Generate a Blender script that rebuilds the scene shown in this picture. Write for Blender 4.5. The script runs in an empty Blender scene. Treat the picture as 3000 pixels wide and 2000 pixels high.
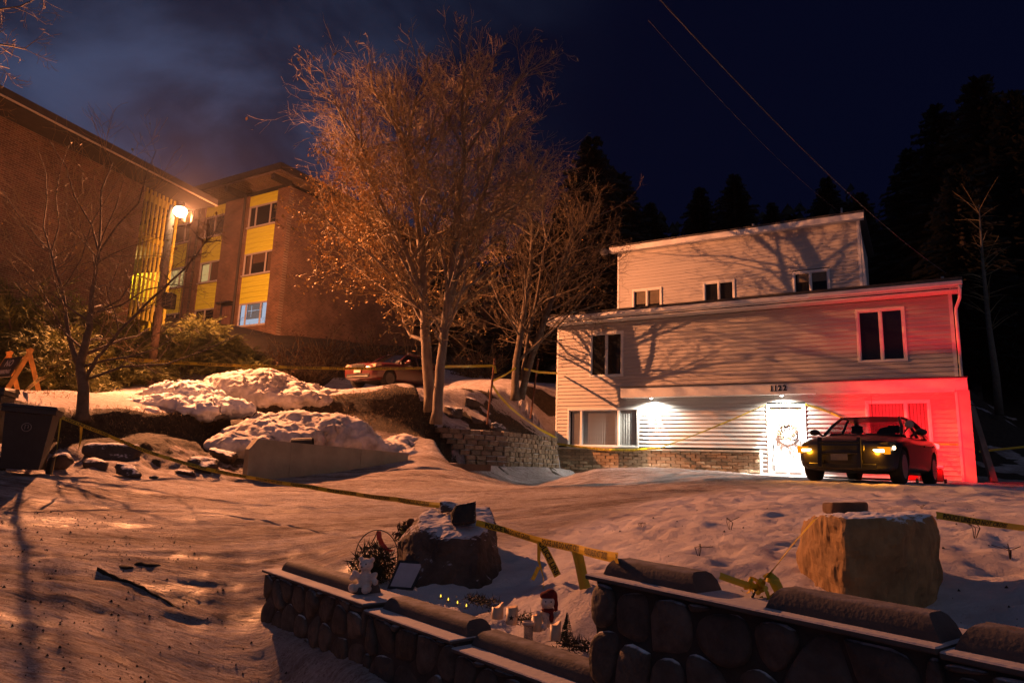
import bpy, bmesh, math, random
import numpy as np
from mathutils import Vector, Matrix, noise as mnoise

random.seed(7); np.random.seed(7)
PI = math.pi
rad = math.radians
SC = bpy.context.scene
COL = SC.collection

# ------------------------------------------------------------------ camera
CAM = Vector((0, 0, 1.6)); PIT = rad(10.39); ROL = rad(2.0); FPX = 2000.0
Fv = Vector((0, math.cos(PIT), math.sin(PIT)))
U0 = Vector((0, -math.sin(PIT), math.cos(PIT))); R0 = Vector((1, 0, 0))
Rv = R0 * math.cos(ROL) + U0 * math.sin(ROL)
Uv = U0 * math.cos(ROL) - R0 * math.sin(ROL)
cd = bpy.data.cameras.new('camera'); cam = bpy.data.objects.new('camera', cd); COL.objects.link(cam)
cam.matrix_world = Matrix(((Rv.x, Uv.x, -Fv.x, CAM.x), (Rv.y, Uv.y, -Fv.y, CAM.y), (Rv.z, Uv.z, -Fv.z, CAM.z), (0, 0, 0, 1)))
cd.sensor_width = 36; cd.lens = 24; cd.clip_end = 2000; cd.clip_start = 0.05
SC.camera = cam
SC.view_settings.view_transform = 'Standard'; SC.view_settings.look = 'None'
SC.view_settings.gamma = 1; SC.view_settings.use_curve_mapping = False
SC.view_settings.exposure = 0.0
SC.render.engine = 'CYCLES'
SC.cycles.use_denoising = True
SC.cycles.max_bounces = 6
SC.cycles.sample_clamp_indirect = 4

# ------------------------------------------------------------------ night sky
W = bpy.data.worlds.new('World'); SC.world = W; W.use_nodes = True
wn = W.node_tree.nodes; wl = W.node_tree.links; wn.clear()
wo = wn.new('ShaderNodeOutputWorld'); wb = wn.new('ShaderNodeBackground')
tc = wn.new('ShaderNodeTexCoord')
mp = wn.new('ShaderNodeMapping'); mp.inputs['Scale'].default_value = (1.0, 1.0, 1.7); mp.inputs['Rotation'].default_value = (0.0, 0.45, 0.3)
ns = wn.new('ShaderNodeTexNoise'); ns.inputs['Scale'].default_value = 4.2; ns.inputs['Detail'].default_value = 6; ns.inputs['Roughness'].default_value = 0.52; ns.inputs['Distortion'].default_value = 0.35
dt = wn.new('ShaderNodeVectorMath'); dt.operation = 'DOT_PRODUCT'; dt.inputs[1].default_value = Vector((0.62, 0.72, 0.30)).normalized()
cr = wn.new('ShaderNodeMapRange'); cr.inputs['From Min'].default_value = 0.86; cr.inputs['From Max'].default_value = 0.42; cr.interpolation_type = 'SMOOTHSTEP'
cr2 = wn.new('ShaderNodeMapRange'); cr2.inputs['From Min'].default_value = 0.33; cr2.inputs['From Max'].default_value = 0.68; cr2.interpolation_type = 'SMOOTHSTEP'; cr2.inputs['To Min'].default_value = 0.18
mu = wn.new('ShaderNodeMath'); mu.operation = 'MULTIPLY'
mx = wn.new('ShaderNodeMix'); mx.data_type = 'RGBA'
mx.inputs[6].default_value = (0.0013, 0.0021, 0.0105, 1); mx.inputs[7].default_value = (0.042, 0.062, 0.130, 1)
wl.new(tc.outputs['Generated'], mp.inputs[0]); wl.new(mp.outputs[0], ns.inputs['Vector'])
wl.new(tc.outputs['Generated'], dt.inputs[0]); wl.new(dt.outputs['Value'], cr.inputs['Value'])
wl.new(ns.outputs['Fac'], cr2.inputs['Value'])
wl.new(cr.outputs[0], mu.inputs[0]); wl.new(cr2.outputs[0], mu.inputs[1])
wl.new(mu.outputs[0], mx.inputs[0]); wl.new(mx.outputs[2], wb.inputs['Color'])
wb.inputs['Strength'].default_value = 1.0
wl.new(wb.outputs[0], wo.inputs[0])

# added weak fill sun from behind the camera, lifting the shaded faces
sl = bpy.data.lights.new('fill_sun', 'SUN'); sl.energy = 0.085; sl.angle = rad(50); sl.color = (1.0, 0.80, 0.66)
so = bpy.data.objects.new('fill_sun', sl); COL.objects.link(so)
so.rotation_euler = Vector((-0.25, 0.75, -0.60)).to_track_quat('-Z', 'Y').to_euler()

SODIUM = (1.0, 0.335, 0.125)

# ------------------------------------------------------------------ image <-> place
def ray(x, y): return Fv + Rv * ((x - 1500) / FPX) - Uv * ((y - 1000) / FPX)
def P(x, y, D):
    d = ray(x, y); return CAM + d * (D / d.y)
def hit_plane(x, y, o, n):
    d = ray(x, y); return CAM + d * ((o - CAM).dot(n) / d.dot(n))

# ------------------------------------------------------------------ terrain height
tp = [ # px, py, distance
 (0, 1990, 4.7), (500, 1990, 4.75), (1000, 1990, 5.0), (200, 1800, 6.1), (500, 1700, 7.2), (778, 1801, 6.9), (950, 1860, 6.16),
 (1169, 2000, 5.2), (89, 1382, 11.5), (-150, 1420, 10.0), (145, 1503, 9.3), (500, 1500, 10.0), (350, 1430, 11.4), (-400, 1700, 6.0),
 (717, 1400, 14.5), (950, 1388, 15.8), (1199, 1352, 17.4), (1100, 1375, 16.4), (1000, 1550, 9.0), (1000, 1450, 12.5), (1500, 1430, 14.0), (1500, 1560, 8.5),
 (1300, 1365, 19.5), (1470, 1366, 20.8), (1640, 1374, 23.6), (1900, 1384, 22.5), (2255, 1392, 20.4), (2222, 1389, 20.7),
 (2388, 1407, 15.0), (2620, 1414, 15.3), (2000, 1405, 17.5), (2850, 1408, 18.3), (2600, 1409, 19.0), (1800, 1400, 19.0), (2950, 1418, 17.5),
 (1400, 1735, 6.3), (1600, 1760, 5.3), (1640, 1880, 4.45), (1250, 1745, 6.0), (1000, 1650, 7.2), (1150, 1700, 6.5), (1900, 1640, 5.8),
 (2050, 1500, 8.3), (2250, 1690, 4.4), (2735, 1790, 4.0), (2500, 1790, 3.9), (2450, 1500, 8.3), (2900, 1700, 4.6), (2990, 1850, 3.6), (2990, 1520, 7.5), (2400, 1440, 11.5), (2900, 1440, 12.5),
 # bank foot and terrace
 (150, 1340, 12.9), (300, 1335, 13.4), (480, 1345, 14.2), (640, 1330, 15.6), (640, 1290, 17.2), (760, 1240, 19.0), (950, 1235, 19.4), (1150, 1290, 19.0), (1230, 1300, 18.9), (1280, 1290, 19.2),
 (100, 1205, 13.7), (240, 1222, 14.6), (350, 1205, 15.2), (450, 1218, 16.2), (570, 1222, 17.0), (620, 1180, 19.6), (800, 1172, 20.2), (1000, 1160, 20.3), (1150, 1155, 20.3), (1240, 1165, 20.6),
 (0, 1160, 17.5), (200, 1150, 18.0), (0, 1128, 23.0), (400, 1133, 23.0), (800, 1140, 24.5), (1100, 1139, 25.6), (1200, 1137, 27.0), (1000, 1150, 22.0), (1150, 1148, 22.3), (850, 1158, 22.0), (1000, 1143, 24.0), (1230, 1150, 23.0), (1300, 1145, 25.0), (650, 1165, 21.5), (950, 1138, 27.0),
 # slope right of the big tree
 (1350, 1300, 20.0), (1400, 1262, 20.9), (1420, 1210, 21.8), (1500, 1165, 23.0), (1400, 1150, 24.5), (1560, 1220, 23.5), (1600, 1260, 24.6), (1550, 1140, 26.0), (1500, 1118, 30.0), (1600, 1112, 40.0),
 # hillsides
 (400, 1060, 27.0), (750, 1040, 28.5), (200, 1060, 26.5), (830, 990, 36.0), (500, 950, 34.0), (1000, 1010, 37.0), (2930, 1240, 30.0), (2900, 1300, 25.0), (2960, 1400, 20.0)]
cps = [P(*t) for t in tp]
for w in [(0,-10,-1.4),(-8,-8,-.6),(10,-10,-1.6),(-20,2,1.0),(-14,8,1.6),(-25,14,3.2),(-25,25,5.2),(-20,30,6.6),(3.5,2.0,.95),(6,0,.6),(1.5,1.5,-.55),(.2,3.0,-.33),(-.6,3.6,-.22),(14,6,1.3),(20,14,1.8),(30,10,2),(10,28,4.4),(4,30,4.6),(20,30,6),(30,40,11),(0,60,14),(40,70,22),(-30,50,12),(-50,60,14),(-10,80,20),
          (12,80,24),(80,60,24),(80,0,3),(-80,0,4),(-80,90,18),(80,100,28),(0,110,28),(0,-50,-6),(-60,-40,-4),(60,-40,-5),(-1.5,4.2,-.12),(0,14.5,1.14),(4,13.5,1.42),(8,12,1.5),(11,13,1.52),(8,18,1.58),(0,21,1.63),(1.5,22.6,1.62),(-1.5,19.6,1.62),(4,22,1.62),(2.5,20,1.62),(-3.5,3,-.05),(-1.6,5.2,-.05),(1.0,1.9,-.5)]:
    cps.append(Vector(w))
CP = np.array([[c.x, c.y, c.z] for c in cps])
def _phi(d2): return 0.5 * d2 * np.log(d2 + 1e-9)
def _tps_fit(cp, reg=0.03):
    n = len(cp); d2 = ((cp[:, None, :2] - cp[None, :, :2]) ** 2).sum(-1)
    K = _phi(d2) + np.eye(n) * reg; Pm = np.hstack([np.ones((n, 1)), cp[:, :2]])
    A = np.zeros((n + 3, n + 3)); A[:n, :n] = K; A[:n, n:] = Pm; A[n:, :n] = Pm.T
    return np.linalg.solve(A, np.concatenate([cp[:, 2], np.zeros(3)]))
WT = _tps_fit(CP)
def sstep(a, b, v):
    t = np.clip((v - a) / (b - a), 0, 1); return t * t * (3 - 2 * t)
# foreground wall lines
A1 = np.array((-2.30, 6.85)); A2 = np.array((0.46, 3.70))       # low wall
B1 = np.array((0.455, 3.83)); B2 = np.array((2.27, 1.41))        # tall wall
def side(a, b, x, y):
    d = (b - a) / np.linalg.norm(b - a); n = np.array((-d[1], d[0]))   # behind (away from camera) positive
    return (x - a[0]) * n[0] + (y - a[1]) * n[1], (x - a[0]) * d[0] + (y - a[1]) * d[1]
LIP = [P(*q) for q in [(-300, 1190, 13.4), (100, 1205, 13.6), (240, 1222, 14.5), (350, 1208, 15.1), (450, 1216, 16.1), (575, 1222, 17.0), (620, 1182, 19.6), (800, 1175, 20.0), (1000, 1160, 20.2), (1150, 1155, 20.2), (1245, 1168, 20.5)]]
BWALL = [P(*q) for q in [(1240, 1350, 20.0), (1472, 1350, 21.1), (1560, 1350, 22.7), (1632, 1350, 24.2), (1760, 1350, 26.0)]]
def poly_dist(LIP, x, y):
    best = np.full_like(x, 1e9); sg = np.zeros_like(x)
    for a, b in zip(LIP[:-1], LIP[1:]):
        dx, dy = b.x - a.x, b.y - a.y; L = dx * dx + dy * dy
        t = np.clip(((x - a.x) * dx + (y - a.y) * dy) / L, 0, 1)
        ex = x - a.x - t * dx; ey = y - a.y - t * dy; d = np.hypot(ex, ey)
        s = np.sign(dx * ey - dy * ex); m = (d < best) & ((t > 0) | (d > 1e8)) & ((t < 1) | (d > 1e8))
        best = np.where(m, d, best); sg = np.where(m, s, sg)
    return np.where(best > 1e8, 99, best * sg)
def lip_dist(x, y):
    best = np.full_like(x, 1e9); sg = np.zeros_like(x)
    for a, b in zip(LIP[:-1], LIP[1:]):
        dx, dy = b.x - a.x, b.y - a.y; L = dx * dx + dy * dy
        t = np.clip(((x - a.x) * dx + (y - a.y) * dy) / L, 0, 1)
        ex = x - a.x - t * dx; ey = y - a.y - t * dy; d = np.hypot(ex, ey)
        s = np.sign(dx * ey - dy * ex); m = d < best
        best = np.where(m, d, best); sg = np.where(m, s, sg)
    return best * sg            # + on the terrace side
def base_h(x, y):
    x = np.asarray(x, float); y = np.asarray(y, float); sh = x.shape
    xc = np.clip(x.ravel(), -90, 90); yc = np.clip(y.ravel(), -55, 115)
    z = np.full(xc.shape, WT[-3]) + WT[-2] * xc + WT[-1] * yc
    for i in range(len(CP)):
        z += WT[i] * _phi((xc - CP[i, 0]) ** 2 + (yc - CP[i, 1]) ** 2)
    z = z.reshape(sh)
    # the street side of the low and the tall wall lies lower than the lot behind
    s1, t1 = side(A1, A2, x, y); m = (t1 > -0.1) & (t1 < 4.3)
    k = 1 - sstep(-0.25, -0.02, s1); kk = sstep(-3.0, -0.3, s1)
    z = np.where(m & (s1 < 0.4), z - 0.20 * k * kk * sstep(0, 1.2, t1), z)
    kc = sstep(0.0, 0.1, s1) * (1 - sstep(.45, 1.0, s1)) * sstep(0, .3, t1) * (t1 < 4.2)
    z = z * (1 - kc) + np.minimum(z, .47 - .025 * t1) * kc
    bd = poly_dist(BWALL, x, y)
    kf = (1 - sstep(-.05, .12, bd)) * sstep(-4.0, -2.0, bd); z = z * (1 - kf) + np.minimum(z, 1.60 + .02 * np.abs(bd)) * kf
    kb3 = sstep(.05, .25, bd) * (1 - sstep(1.2, 2.6, bd)); z = z * (1 - kb3) + np.clip(z, 2.50, 2.52 + .72 * np.maximum(bd, 0)) * kb3
    s2, t2 = side(B1, B2, x, y)
    floor = np.minimum(z, -0.25 - 0.10 * t2)
    kb = (1 - sstep(-0.24, -0.05, s2)) * sstep(-0.25, 0.0, t2) * (y > -2)
    z = z * (1 - kb) + floor * kb
    zb = np.full_like(t2, .93); kb2 = sstep(0.0, 0.05, s2) * (1 - sstep(0.2, 1.3, s2)) * sstep(-.2, 0.3, t2) * (t2 < 6)
    z = z * (1 - kb2) + np.minimum(z, zb) * kb2
    return z
# value-noise on numpy

_perm = np.random.RandomState(3).rand(512, 512)
def vn(x, y):
    xi = np.floor(x).astype(int); yi = np.floor(y).astype(int); fx = x - xi; fy = y - yi
    fx = fx * fx * (3 - 2 * fx); fy = fy * fy * (3 - 2 * fy)
    g = lambda a, b: _perm[a % 512, b % 512]
    return (g(xi, yi) * (1 - fx) + g(xi + 1, yi) * fx) * (1 - fy) + (g(xi, yi + 1) * (1 - fx) + g(xi + 1, yi + 1) * fx) * fy - 0.5
def fbm(x, y, o=4, g=0.5):
    s = 0; a = 1
    for i in range(o):
        s = s + a * vn(x * 2 ** i + 17.3 * i, y * 2 ** i + 5.1 * i); a *= g
    return s
def masks(x, y):
    ld = lip_dist(x, y)
    s1, t1 = side(A1, A2, x, y)
    field = sstep(-0.8, 0.8, (x * 0.93 - (y - 8.2)) + 0.8 * vn(x * .8, y * .8)) * sstep(-1.6, -0.6, x + (y - 6) * .25) * (y < 14.8)
    s2, t2 = side(B1, B2, x, y)
    behind = sstep(-.05, .05, np.where(x > 0.5, s2, s1))
    field = field * behind
    return ld, field
FOOT = [(random.uniform(-1.0, 9), random.uniform(4.2, 12.5), random.uniform(0, PI)) for _ in range(330)]
def full_h(x, y):
    z = base_h(x, y); ld, field = masks(x, y)
    # undercut earth bank: a sharper step along the lip
    near = (np.abs(ld) < 1.2)
    z = z + np.where(near, 0.06 * sstep(-0.22, 0.02, ld + .12 * vn(x * 2.2, y * 2.2)) * (1 - sstep(.02, 1.2, ld)) - 0.30 * (1 - sstep(-.2, .0, ld)) * sstep(-1.2, -.2, ld), 0)
    dist = np.hypot(x, y)
    # deep lumpy snow
    lump = 0.072 * fbm(x * 2.1, y * 2.1, 4, .6) + 0.04 * np.abs(fbm(x * 5, y * 5, 3))
    for fx, fy, fa in FOOT:
        m = (np.abs(x - fx) < .5) & (np.abs(y - fy) < .5)
        if m.any():
            u = (x[m] - fx) * math.cos(fa) + (y[m] - fy) * math.sin(fa); v = -(x[m] - fx) * math.sin(fa) + (y[m] - fy) * math.cos(fa)
            q = np.exp(-((u / .15) ** 2 + (v / .085) ** 2)); q2 = np.exp(-((u / .24) ** 2 + (v / .16) ** 2))
            lump[m] += -0.05 * q + 0.02 * q2
    z = z + field * lump
    # tyre-worn lot: long shallow ridges
    lot = (1 - field) * (ld < -0.5) * sstep(0.5, 2.5, dist) * (dist < 32)
    s = x * .97 + y * .25 + .6 * np.sin(x * .35); t = y * .97 - x * .25 - .05 * (x + 3) ** 2 * .25
    z = z + lot * (0.034 * fbm(s * .30, t * 2.2, 3) + 0.030 * fbm(s * .7, t * 6, 3, .6) + 0.016 * fbm(x * 5, y * 5, 3))
    for t0 in (12.1, 13.7, 15.2):
        z = z - lot * .022 * np.exp(-((t - t0 + .25 * np.sin(s * .5 + t0)) / .10) ** 2) * sstep(-.6, .3, vn(s * .25 + t0, t0 * 3.3)) + lot * .010 * np.exp(-((np.abs(t - t0 + .25 * np.sin(s * .5 + t0)) - .2) / .07) ** 2)
    # churned rough snow by the end of the low wall and at the bank foot
    rough = np.exp(-(((x + 3.0) / 1.1) ** 2 + ((y - 6.9) / 1.2) ** 2)) + .7 * np.exp(-(((x + 1.6) / 1.3) ** 2 + ((y - 5.2) / .7) ** 2))
    z = z + rough * (0.009 * fbm(x * 4.5, y * 4.5, 4, .6) + .012 * np.abs(fbm(x * 11, y * 11, 3)))
    foot = np.exp(-((ld + 1.6) / 1.1) ** 2) * (x < -4)
    z = z + foot * 0.22 * fbm(x * 1.6, y * 1.6, 4, .6)
    z = z + (dist > 13) * (ld > 0) * 0.10 * fbm(x * .9, y * .9, 4) * sstep(0, 1, ld)
    return z
# far things sample this; near things use the same function
def gz(x, y): return float(full_h(np.array([float(x)]), np.array([float(y)]))[0])
def G(px, py, dmin=2.0, dmax=60.0):
    d = ray(px, py); ts = np.linspace(dmin, dmax, 1400) / d.y
    X = CAM.x + d.x * ts; Y = CAM.y + d.y * ts; Z = CAM.z + d.z * ts
    h = full_h(X, Y); k = np.where(Z < h)[0]
    if len(k) == 0: return Vector((X[-1], Y[-1], h[-1]))
    i = k[0]; return Vector((X[i], Y[i], h[i]))

# ------------------------------------------------------------------ materials
MATS = {}
def N(nt, typ, **kw):
    n = nt.nodes.new(typ)
    for k, v in kw.items(): setattr(n, k, v)
    return n
def mat(name, col, rough=.7, var=.25, scale=6, bump=.15, bscale=40, metal=0, spec=.5, emit=None, estr=0, frost=None, coat=0, detail=4, stretch=None, dark=None, rnd=0):
    if name in MATS: return MATS[name]
    m = bpy.data.materials.new(name); m.use_nodes = True; nt = m.node_tree; b = nt.nodes['Principled BSDF']; L = nt.links
    b.inputs['Roughness'].default_value = rough; b.inputs['Metallic'].default_value = metal
    b.inputs['Specular IOR Level'].default_value = spec; b.inputs['Coat Weight'].default_value = coat
    tc = N(nt, 'ShaderNodeTexCoord'); src = tc.outputs['Object']
    if stretch:
        mpn = N(nt, 'ShaderNodeMapping'); mpn.inputs['Scale'].default_value = stretch; L.new(src, mpn.inputs[0]); src = mpn.outputs[0]
    n1 = N(nt, 'ShaderNodeTexNoise'); n1.inputs['Scale'].default_value = scale; n1.inputs['Detail'].default_value = detail; n1.inputs['Roughness'].default_value = .6
    L.new(src, n1.inputs['Vector'])
    mr = N(nt, 'ShaderNodeMapRange'); mr.inputs['From Min'].default_value = .3; mr.inputs['From Max'].default_value = .7
    L.new(n1.outputs['Fac'], mr.inputs['Value'])
    mx = N(nt, 'ShaderNodeMix', data_type='RGBA')
    c2 = dark if dark else tuple(c * (1 - var) for c in col); c1 = tuple(min(1, c * (1 + var * .5)) for c in col)
    mx.inputs[6].default_value = (*c2, 1); mx.inputs[7].default_value = (*c1, 1); L.new(mr.outputs[0], mx.inputs[0])
    out = mx.outputs[2]
    if frost is not None:
        ge = N(nt, 'ShaderNodeNewGeometry'); sx = N(nt, 'ShaderNodeSeparateXYZ'); L.new(ge.outputs['Normal'], sx.inputs[0])
        nf = N(nt, 'ShaderNodeTexNoise'); nf.inputs['Scale'].default_value = 14; nf.inputs['Detail'].default_value = 6; L.new(tc.outputs['Object'], nf.inputs['Vector'])
        ad = N(nt, 'ShaderNodeMath', operation='MULTIPLY_ADD'); L.new(nf.outputs['Fac'], ad.inputs[0]); ad.inputs[1].default_value = .7; L.new(sx.outputs['Z'], ad.inputs[2])
        mf = N(nt, 'ShaderNodeMapRange'); mf.inputs['From Min'].default_value = frost[0] + .35; mf.inputs['From Max'].default_value = frost[1] + .35; L.new(ad.outputs[0], mf.inputs['Value'])
        m2 = N(nt, 'ShaderNodeMix', data_type='RGBA'); m2.inputs[7].default_value = (.74, .75, .78, 1) if len(frost) < 3 else (*frost[2], 1)
        L.new(mf.outputs[0], m2.inputs[0]); L.new(out, m2.inputs[6]); out = m2.outputs[2]
    if rnd:
        oi = N(nt, 'ShaderNodeObjectInfo'); mr3 = N(nt, 'ShaderNodeMapRange'); mr3.inputs['To Min'].default_value = 1 - rnd; mr3.inputs['To Max'].default_value = 1 + rnd; L.new(oi.outputs['Random'], mr3.inputs['Value'])
        vm = N(nt, 'ShaderNodeVectorMath', operation='SCALE'); L.new(out, vm.inputs[0]); L.new(mr3.outputs[0], vm.inputs['Scale']); out = vm.outputs[0]
    L.new(out, b.inputs['Base Color'])
    if bump:
        n2 = N(nt, 'ShaderNodeTexNoise'); n2.inputs['Scale'].default_value = bscale; n2.inputs['Detail'].default_value = 6; L.new(src, n2.inputs['Vector'])
        bp = N(nt, 'ShaderNodeBump'); bp.inputs['Strength'].default_value = bump; bp.inputs['Distance'].default_value = .02
        L.new(n2.outputs['Fac'], bp.inputs['Height']); L.new(bp.outputs[0], b.inputs['Normal'])
    if emit: b.inputs['Emission Color'].default_value = (*emit, 1); b.inputs['Emission Strength'].default_value = estr
    MATS[name] = m; return m
def glass_mat(name, col=(.02, .02, .025), rough=.05, alpha=None):
    if name in MATS: return MATS[name]
    m = bpy.data.materials.new(name); m.use_nodes = True; nt = m.node_tree; b = nt.nodes['Principled BSDF']
    b.inputs['Base Color'].default_value = (*col, 1); b.inputs['Roughness'].default_value = rough
    b.inputs['Specular IOR Level'].default_value = .5
    if alpha is not None:
        tr = N(nt, 'ShaderNodeBsdfTransparent'); mi = N(nt, 'ShaderNodeMixShader'); mi.inputs[0].default_value = alpha
        tr.inputs['Color'].default_value = (.88, .88, .88, 1)
        o = nt.nodes['Material Output']; nt.links.new(tr.outputs[0], mi.inputs[1]); nt.links.new(b.outputs[0], mi.inputs[2]); nt.links.new(mi.outputs[0], o.inputs[0])
    MATS[name] = m; return m
def brick_mat(name, axis, c1, c2, cm, row=.075, width=.21):
    m = bpy.data.materials.new(name); m.use_nodes = True; nt = m.node_tree; b = nt.nodes['Principled BSDF']; L = nt.links
    tc = N(nt, 'ShaderNodeTexCoord'); sx = N(nt, 'ShaderNodeSeparateXYZ'); cb = N(nt, 'ShaderNodeCombineXYZ'); L.new(tc.outputs['Object'], sx.inputs[0])
    L.new(sx.outputs['X' if axis == 'x' else 'Y'], cb.inputs['X']); L.new(sx.outputs['Z'], cb.inputs['Y'])
    br = N(nt, 'ShaderNodeTexBrick'); L.new(cb.outputs[0], br.inputs['Vector'])
    br.inputs['Scale'].default_value = 1; br.inputs['Brick Width'].default_value = width; br.inputs['Row Height'].default_value = row
    br.inputs['Mortar Size'].default_value = .008; br.inputs['Color1'].default_value = (*c1, 1); br.inputs['Color2'].default_value = (*c2, 1); br.inputs['Mortar'].default_value = (*cm, 1)
    br.inputs['Mortar Smooth'].default_value = .2
    ns = N(nt, 'ShaderNodeTexNoise'); ns.inputs['Scale'].default_value = .9; ns.inputs['Detail'].default_value = 6; L.new(tc.outputs['Object'], ns.inputs['Vector'])
    mr = N(nt, 'ShaderNodeMapRange'); mr.inputs['From Min'].default_value = .3; mr.inputs['From Max'].default_value = .7; mr.inputs['To Min'].default_value = .6; mr.inputs['To Max'].default_value = 1.15; L.new(ns.outputs['Fac'], mr.inputs['Value'])
    vm = N(nt, 'ShaderNodeVectorMath', operation='SCALE'); L.new(br.outputs['Color'], vm.inputs[0]); L.new(mr.outputs[0], vm.inputs['Scale']); L.new(vm.outputs[0], b.inputs['Base Color'])
    bp = N(nt, 'ShaderNodeBump'); bp.inputs['Strength'].default_value = .6; bp.inputs['Distance'].default_value = .01; bp.invert = True; L.new(br.outputs['Fac'], bp.inputs['Height']); L.new(bp.outputs[0], b.inputs['Normal'])
    b.inputs['Roughness'].default_value = .85; MATS[name] = m; return m
def emat(name, col, s):
    if name in MATS: return MATS[name]
    m = bpy.data.materials.new(name); m.use_nodes = True; nt = m.node_tree; nt.nodes.clear()
    e = N(nt, 'ShaderNodeEmission'); e.inputs[0].default_value = (*col, 1); e.inputs[1].default_value = s
    o = N(nt, 'ShaderNodeOutputMaterial'); nt.links.new(e.outputs[0], o.inputs[0]); MATS[name] = m; return m

# ------------------------------------------------------------------ object helpers
def tag(o, label=None, cat=None, group=None, kind=None):
    if label: o['label'] = label
    if cat: o['category'] = cat
    if group: o['group'] = group
    if kind: o['kind'] = kind
    return o
def empty(name, loc=(0, 0, 0), rz=0, label=None, cat=None, group=None):
    o = bpy.data.objects.new(name, None); COL.objects.link(o); o.location = loc; o.rotation_euler = (0, 0, rz); o.empty_display_size = .2
    return tag(o, label, cat, group)
def mesh_obj(name, me, m, parent=None):
    o = bpy.data.objects.new(name, me); COL.objects.link(o)
    if m is not None and not me.materials: me.materials.append(m)
    if parent is not None: o.parent = parent
    return o
def smooth(me):
    me.polygons.foreach_set('use_smooth', [True] * len(me.polygons)); me.update()
class MB:
    def __init__(s): s.v = []; s.f = []
    def poly(s, pts):
        n = len(s.v); s.v += [tuple(p) for p in pts]; s.f.append(tuple(range(n, n + len(pts)))); return s
    def box(s, x0, x1, y0, y1, z0, z1, M=None, bev=0):
        if bev <= 0:
            c = [(x, y, z) for z in (z0, z1) for y in (y0, y1) for x in (x0, x1)]
            f = [(0, 2, 3, 1), (4, 5, 7, 6), (0, 1, 5, 4), (2, 6, 7, 3), (0, 4, 6, 2), (1, 3, 7, 5)]
        else:
            b = bev; c = []
            for z in (z0, z1):
                zi = z + b if z == z0 else z - b
                for (x, y) in ((x0, y0), (x1, y0), (x1, y1), (x0, y1)):
                    sx = 1 if x == x0 else -1; sy = 1 if y == y0 else -1
                    c += [(x + sx * b, y + sy * b, z), (x + sx * b, y, zi), (x, y + sy * b, zi)]
            bmx = bmesh.new()
            for q in c: bmx.verts.new(q)
            bmesh.ops.convex_hull(bmx, input=list(bmx.verts)); bmx.verts.index_update()
            c = [tuple(v.co) for v in bmx.verts]; f = [tuple(v.index for v in fc.verts) for fc in bmx.faces]; bmx.free()
        n = len(s.v)
        for q in c: s.v.append(tuple(M @ Vector(q)) if M else q)
        s.f += [tuple(i + n for i in q) for q in f]; return s
    def beam(s, a, b, w, h, up=(0, 0, 1)):
        a = Vector(a); b = Vector(b); d = (b - a); L = d.length; d.normalize(); x = d.cross(Vector(up))
        if x.length < 1e-4: x = d.cross(Vector((1, 0, 0)))
        x.normalize(); u = x.cross(d); M = Matrix(((x.x, d.x, u.x, a.x), (x.y, d.y, u.y, a.y), (x.z, d.z, u.z, a.z), (0, 0, 0, 1)))
        return s.box(-w / 2, w / 2, 0, L, -h / 2, h / 2, M)
    def tube(s, pts, r, n=8, cap=True):
        pts = [Vector(p) for p in pts]; r = r if hasattr(r, '__len__') else [r] * len(pts); base = len(s.v); pr = None
        for i, p in enumerate(pts):
            d = (pts[min(i + 1, len(pts) - 1)] - pts[max(i - 1, 0)]); d = d.normalized() if d.length > 1e-9 else Vector((0, 0, 1))
            if pr is None: pr = d.orthogonal().normalized()
            else:
                pr = pr - d * pr.dot(d); pr = pr.normalized() if pr.length > 1e-6 else d.orthogonal().normalized()
            q = d.cross(pr)
            for k in range(n):
                a = 2 * PI * k / n; s.v.append(tuple(p + (pr * math.cos(a) + q * math.sin(a)) * r[i]))
        for i in range(len(pts) - 1):
            for k in range(n):
                a = base + i * n + k; b = base + i * n + (k + 1) % n; s.f.append((a, b, b + n, a + n))
        if cap and n > 3: s.f.append(tuple(base + k for k in reversed(range(n)))); s.f.append(tuple(base + (len(pts) - 1) * n + k for k in range(n)))
        return s
    def lathe(s, prof, c=(0, 0, 0), n=16, M=None):
        base = len(s.v); c = Vector(c)
        for r, z in prof:
            for k in range(n):
                a = 2 * PI * k / n; q = Vector((r * math.cos(a), r * math.sin(a), z)); q = (M @ q) if M else q
                s.v.append(tuple(q + c))
        for i in range(len(prof) - 1):
            for k in range(n):
                a = base + i * n + k; b = base + i * n + (k + 1) % n; s.f.append((a, b, b + n, a + n))
        s.f.append(tuple(base + k for k in reversed(range(n)))); s.f.append(tuple(base + (len(prof) - 1) * n + k for k in range(n))); return s
    def ball(s, c, r, n=12, m=8, M=None):
        r = r if hasattr(r, '__len__') else (r, r, r); c = Vector(c); base = len(s.v)
        for j in range(m + 1):
            t = PI * j / m
            for k in range(n):
                a = 2 * PI * k / n; q = Vector((r[0] * math.sin(t) * math.cos(a), r[1] * math.sin(t) * math.sin(a), r[2] * math.cos(t)))
                s.v.append(tuple((M @ q if M else q) + c))
        for j in range(m):
            for k in range(n):
                a = base + j * n + k; b = base + j * n + (k + 1) % n; s.f.append((a, a + n, b + n, b))
        return s
    def mesh(s, name='m', sm=False):
        me = bpy.data.meshes.new(name); me.from_pydata(s.v, [], s.f); me.update()
        if sm: smooth(me)
        return me
    def build(s, name, m, parent=None, sm=False):
        return mesh_obj(name, s.mesh(name, sm), m, parent)
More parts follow.
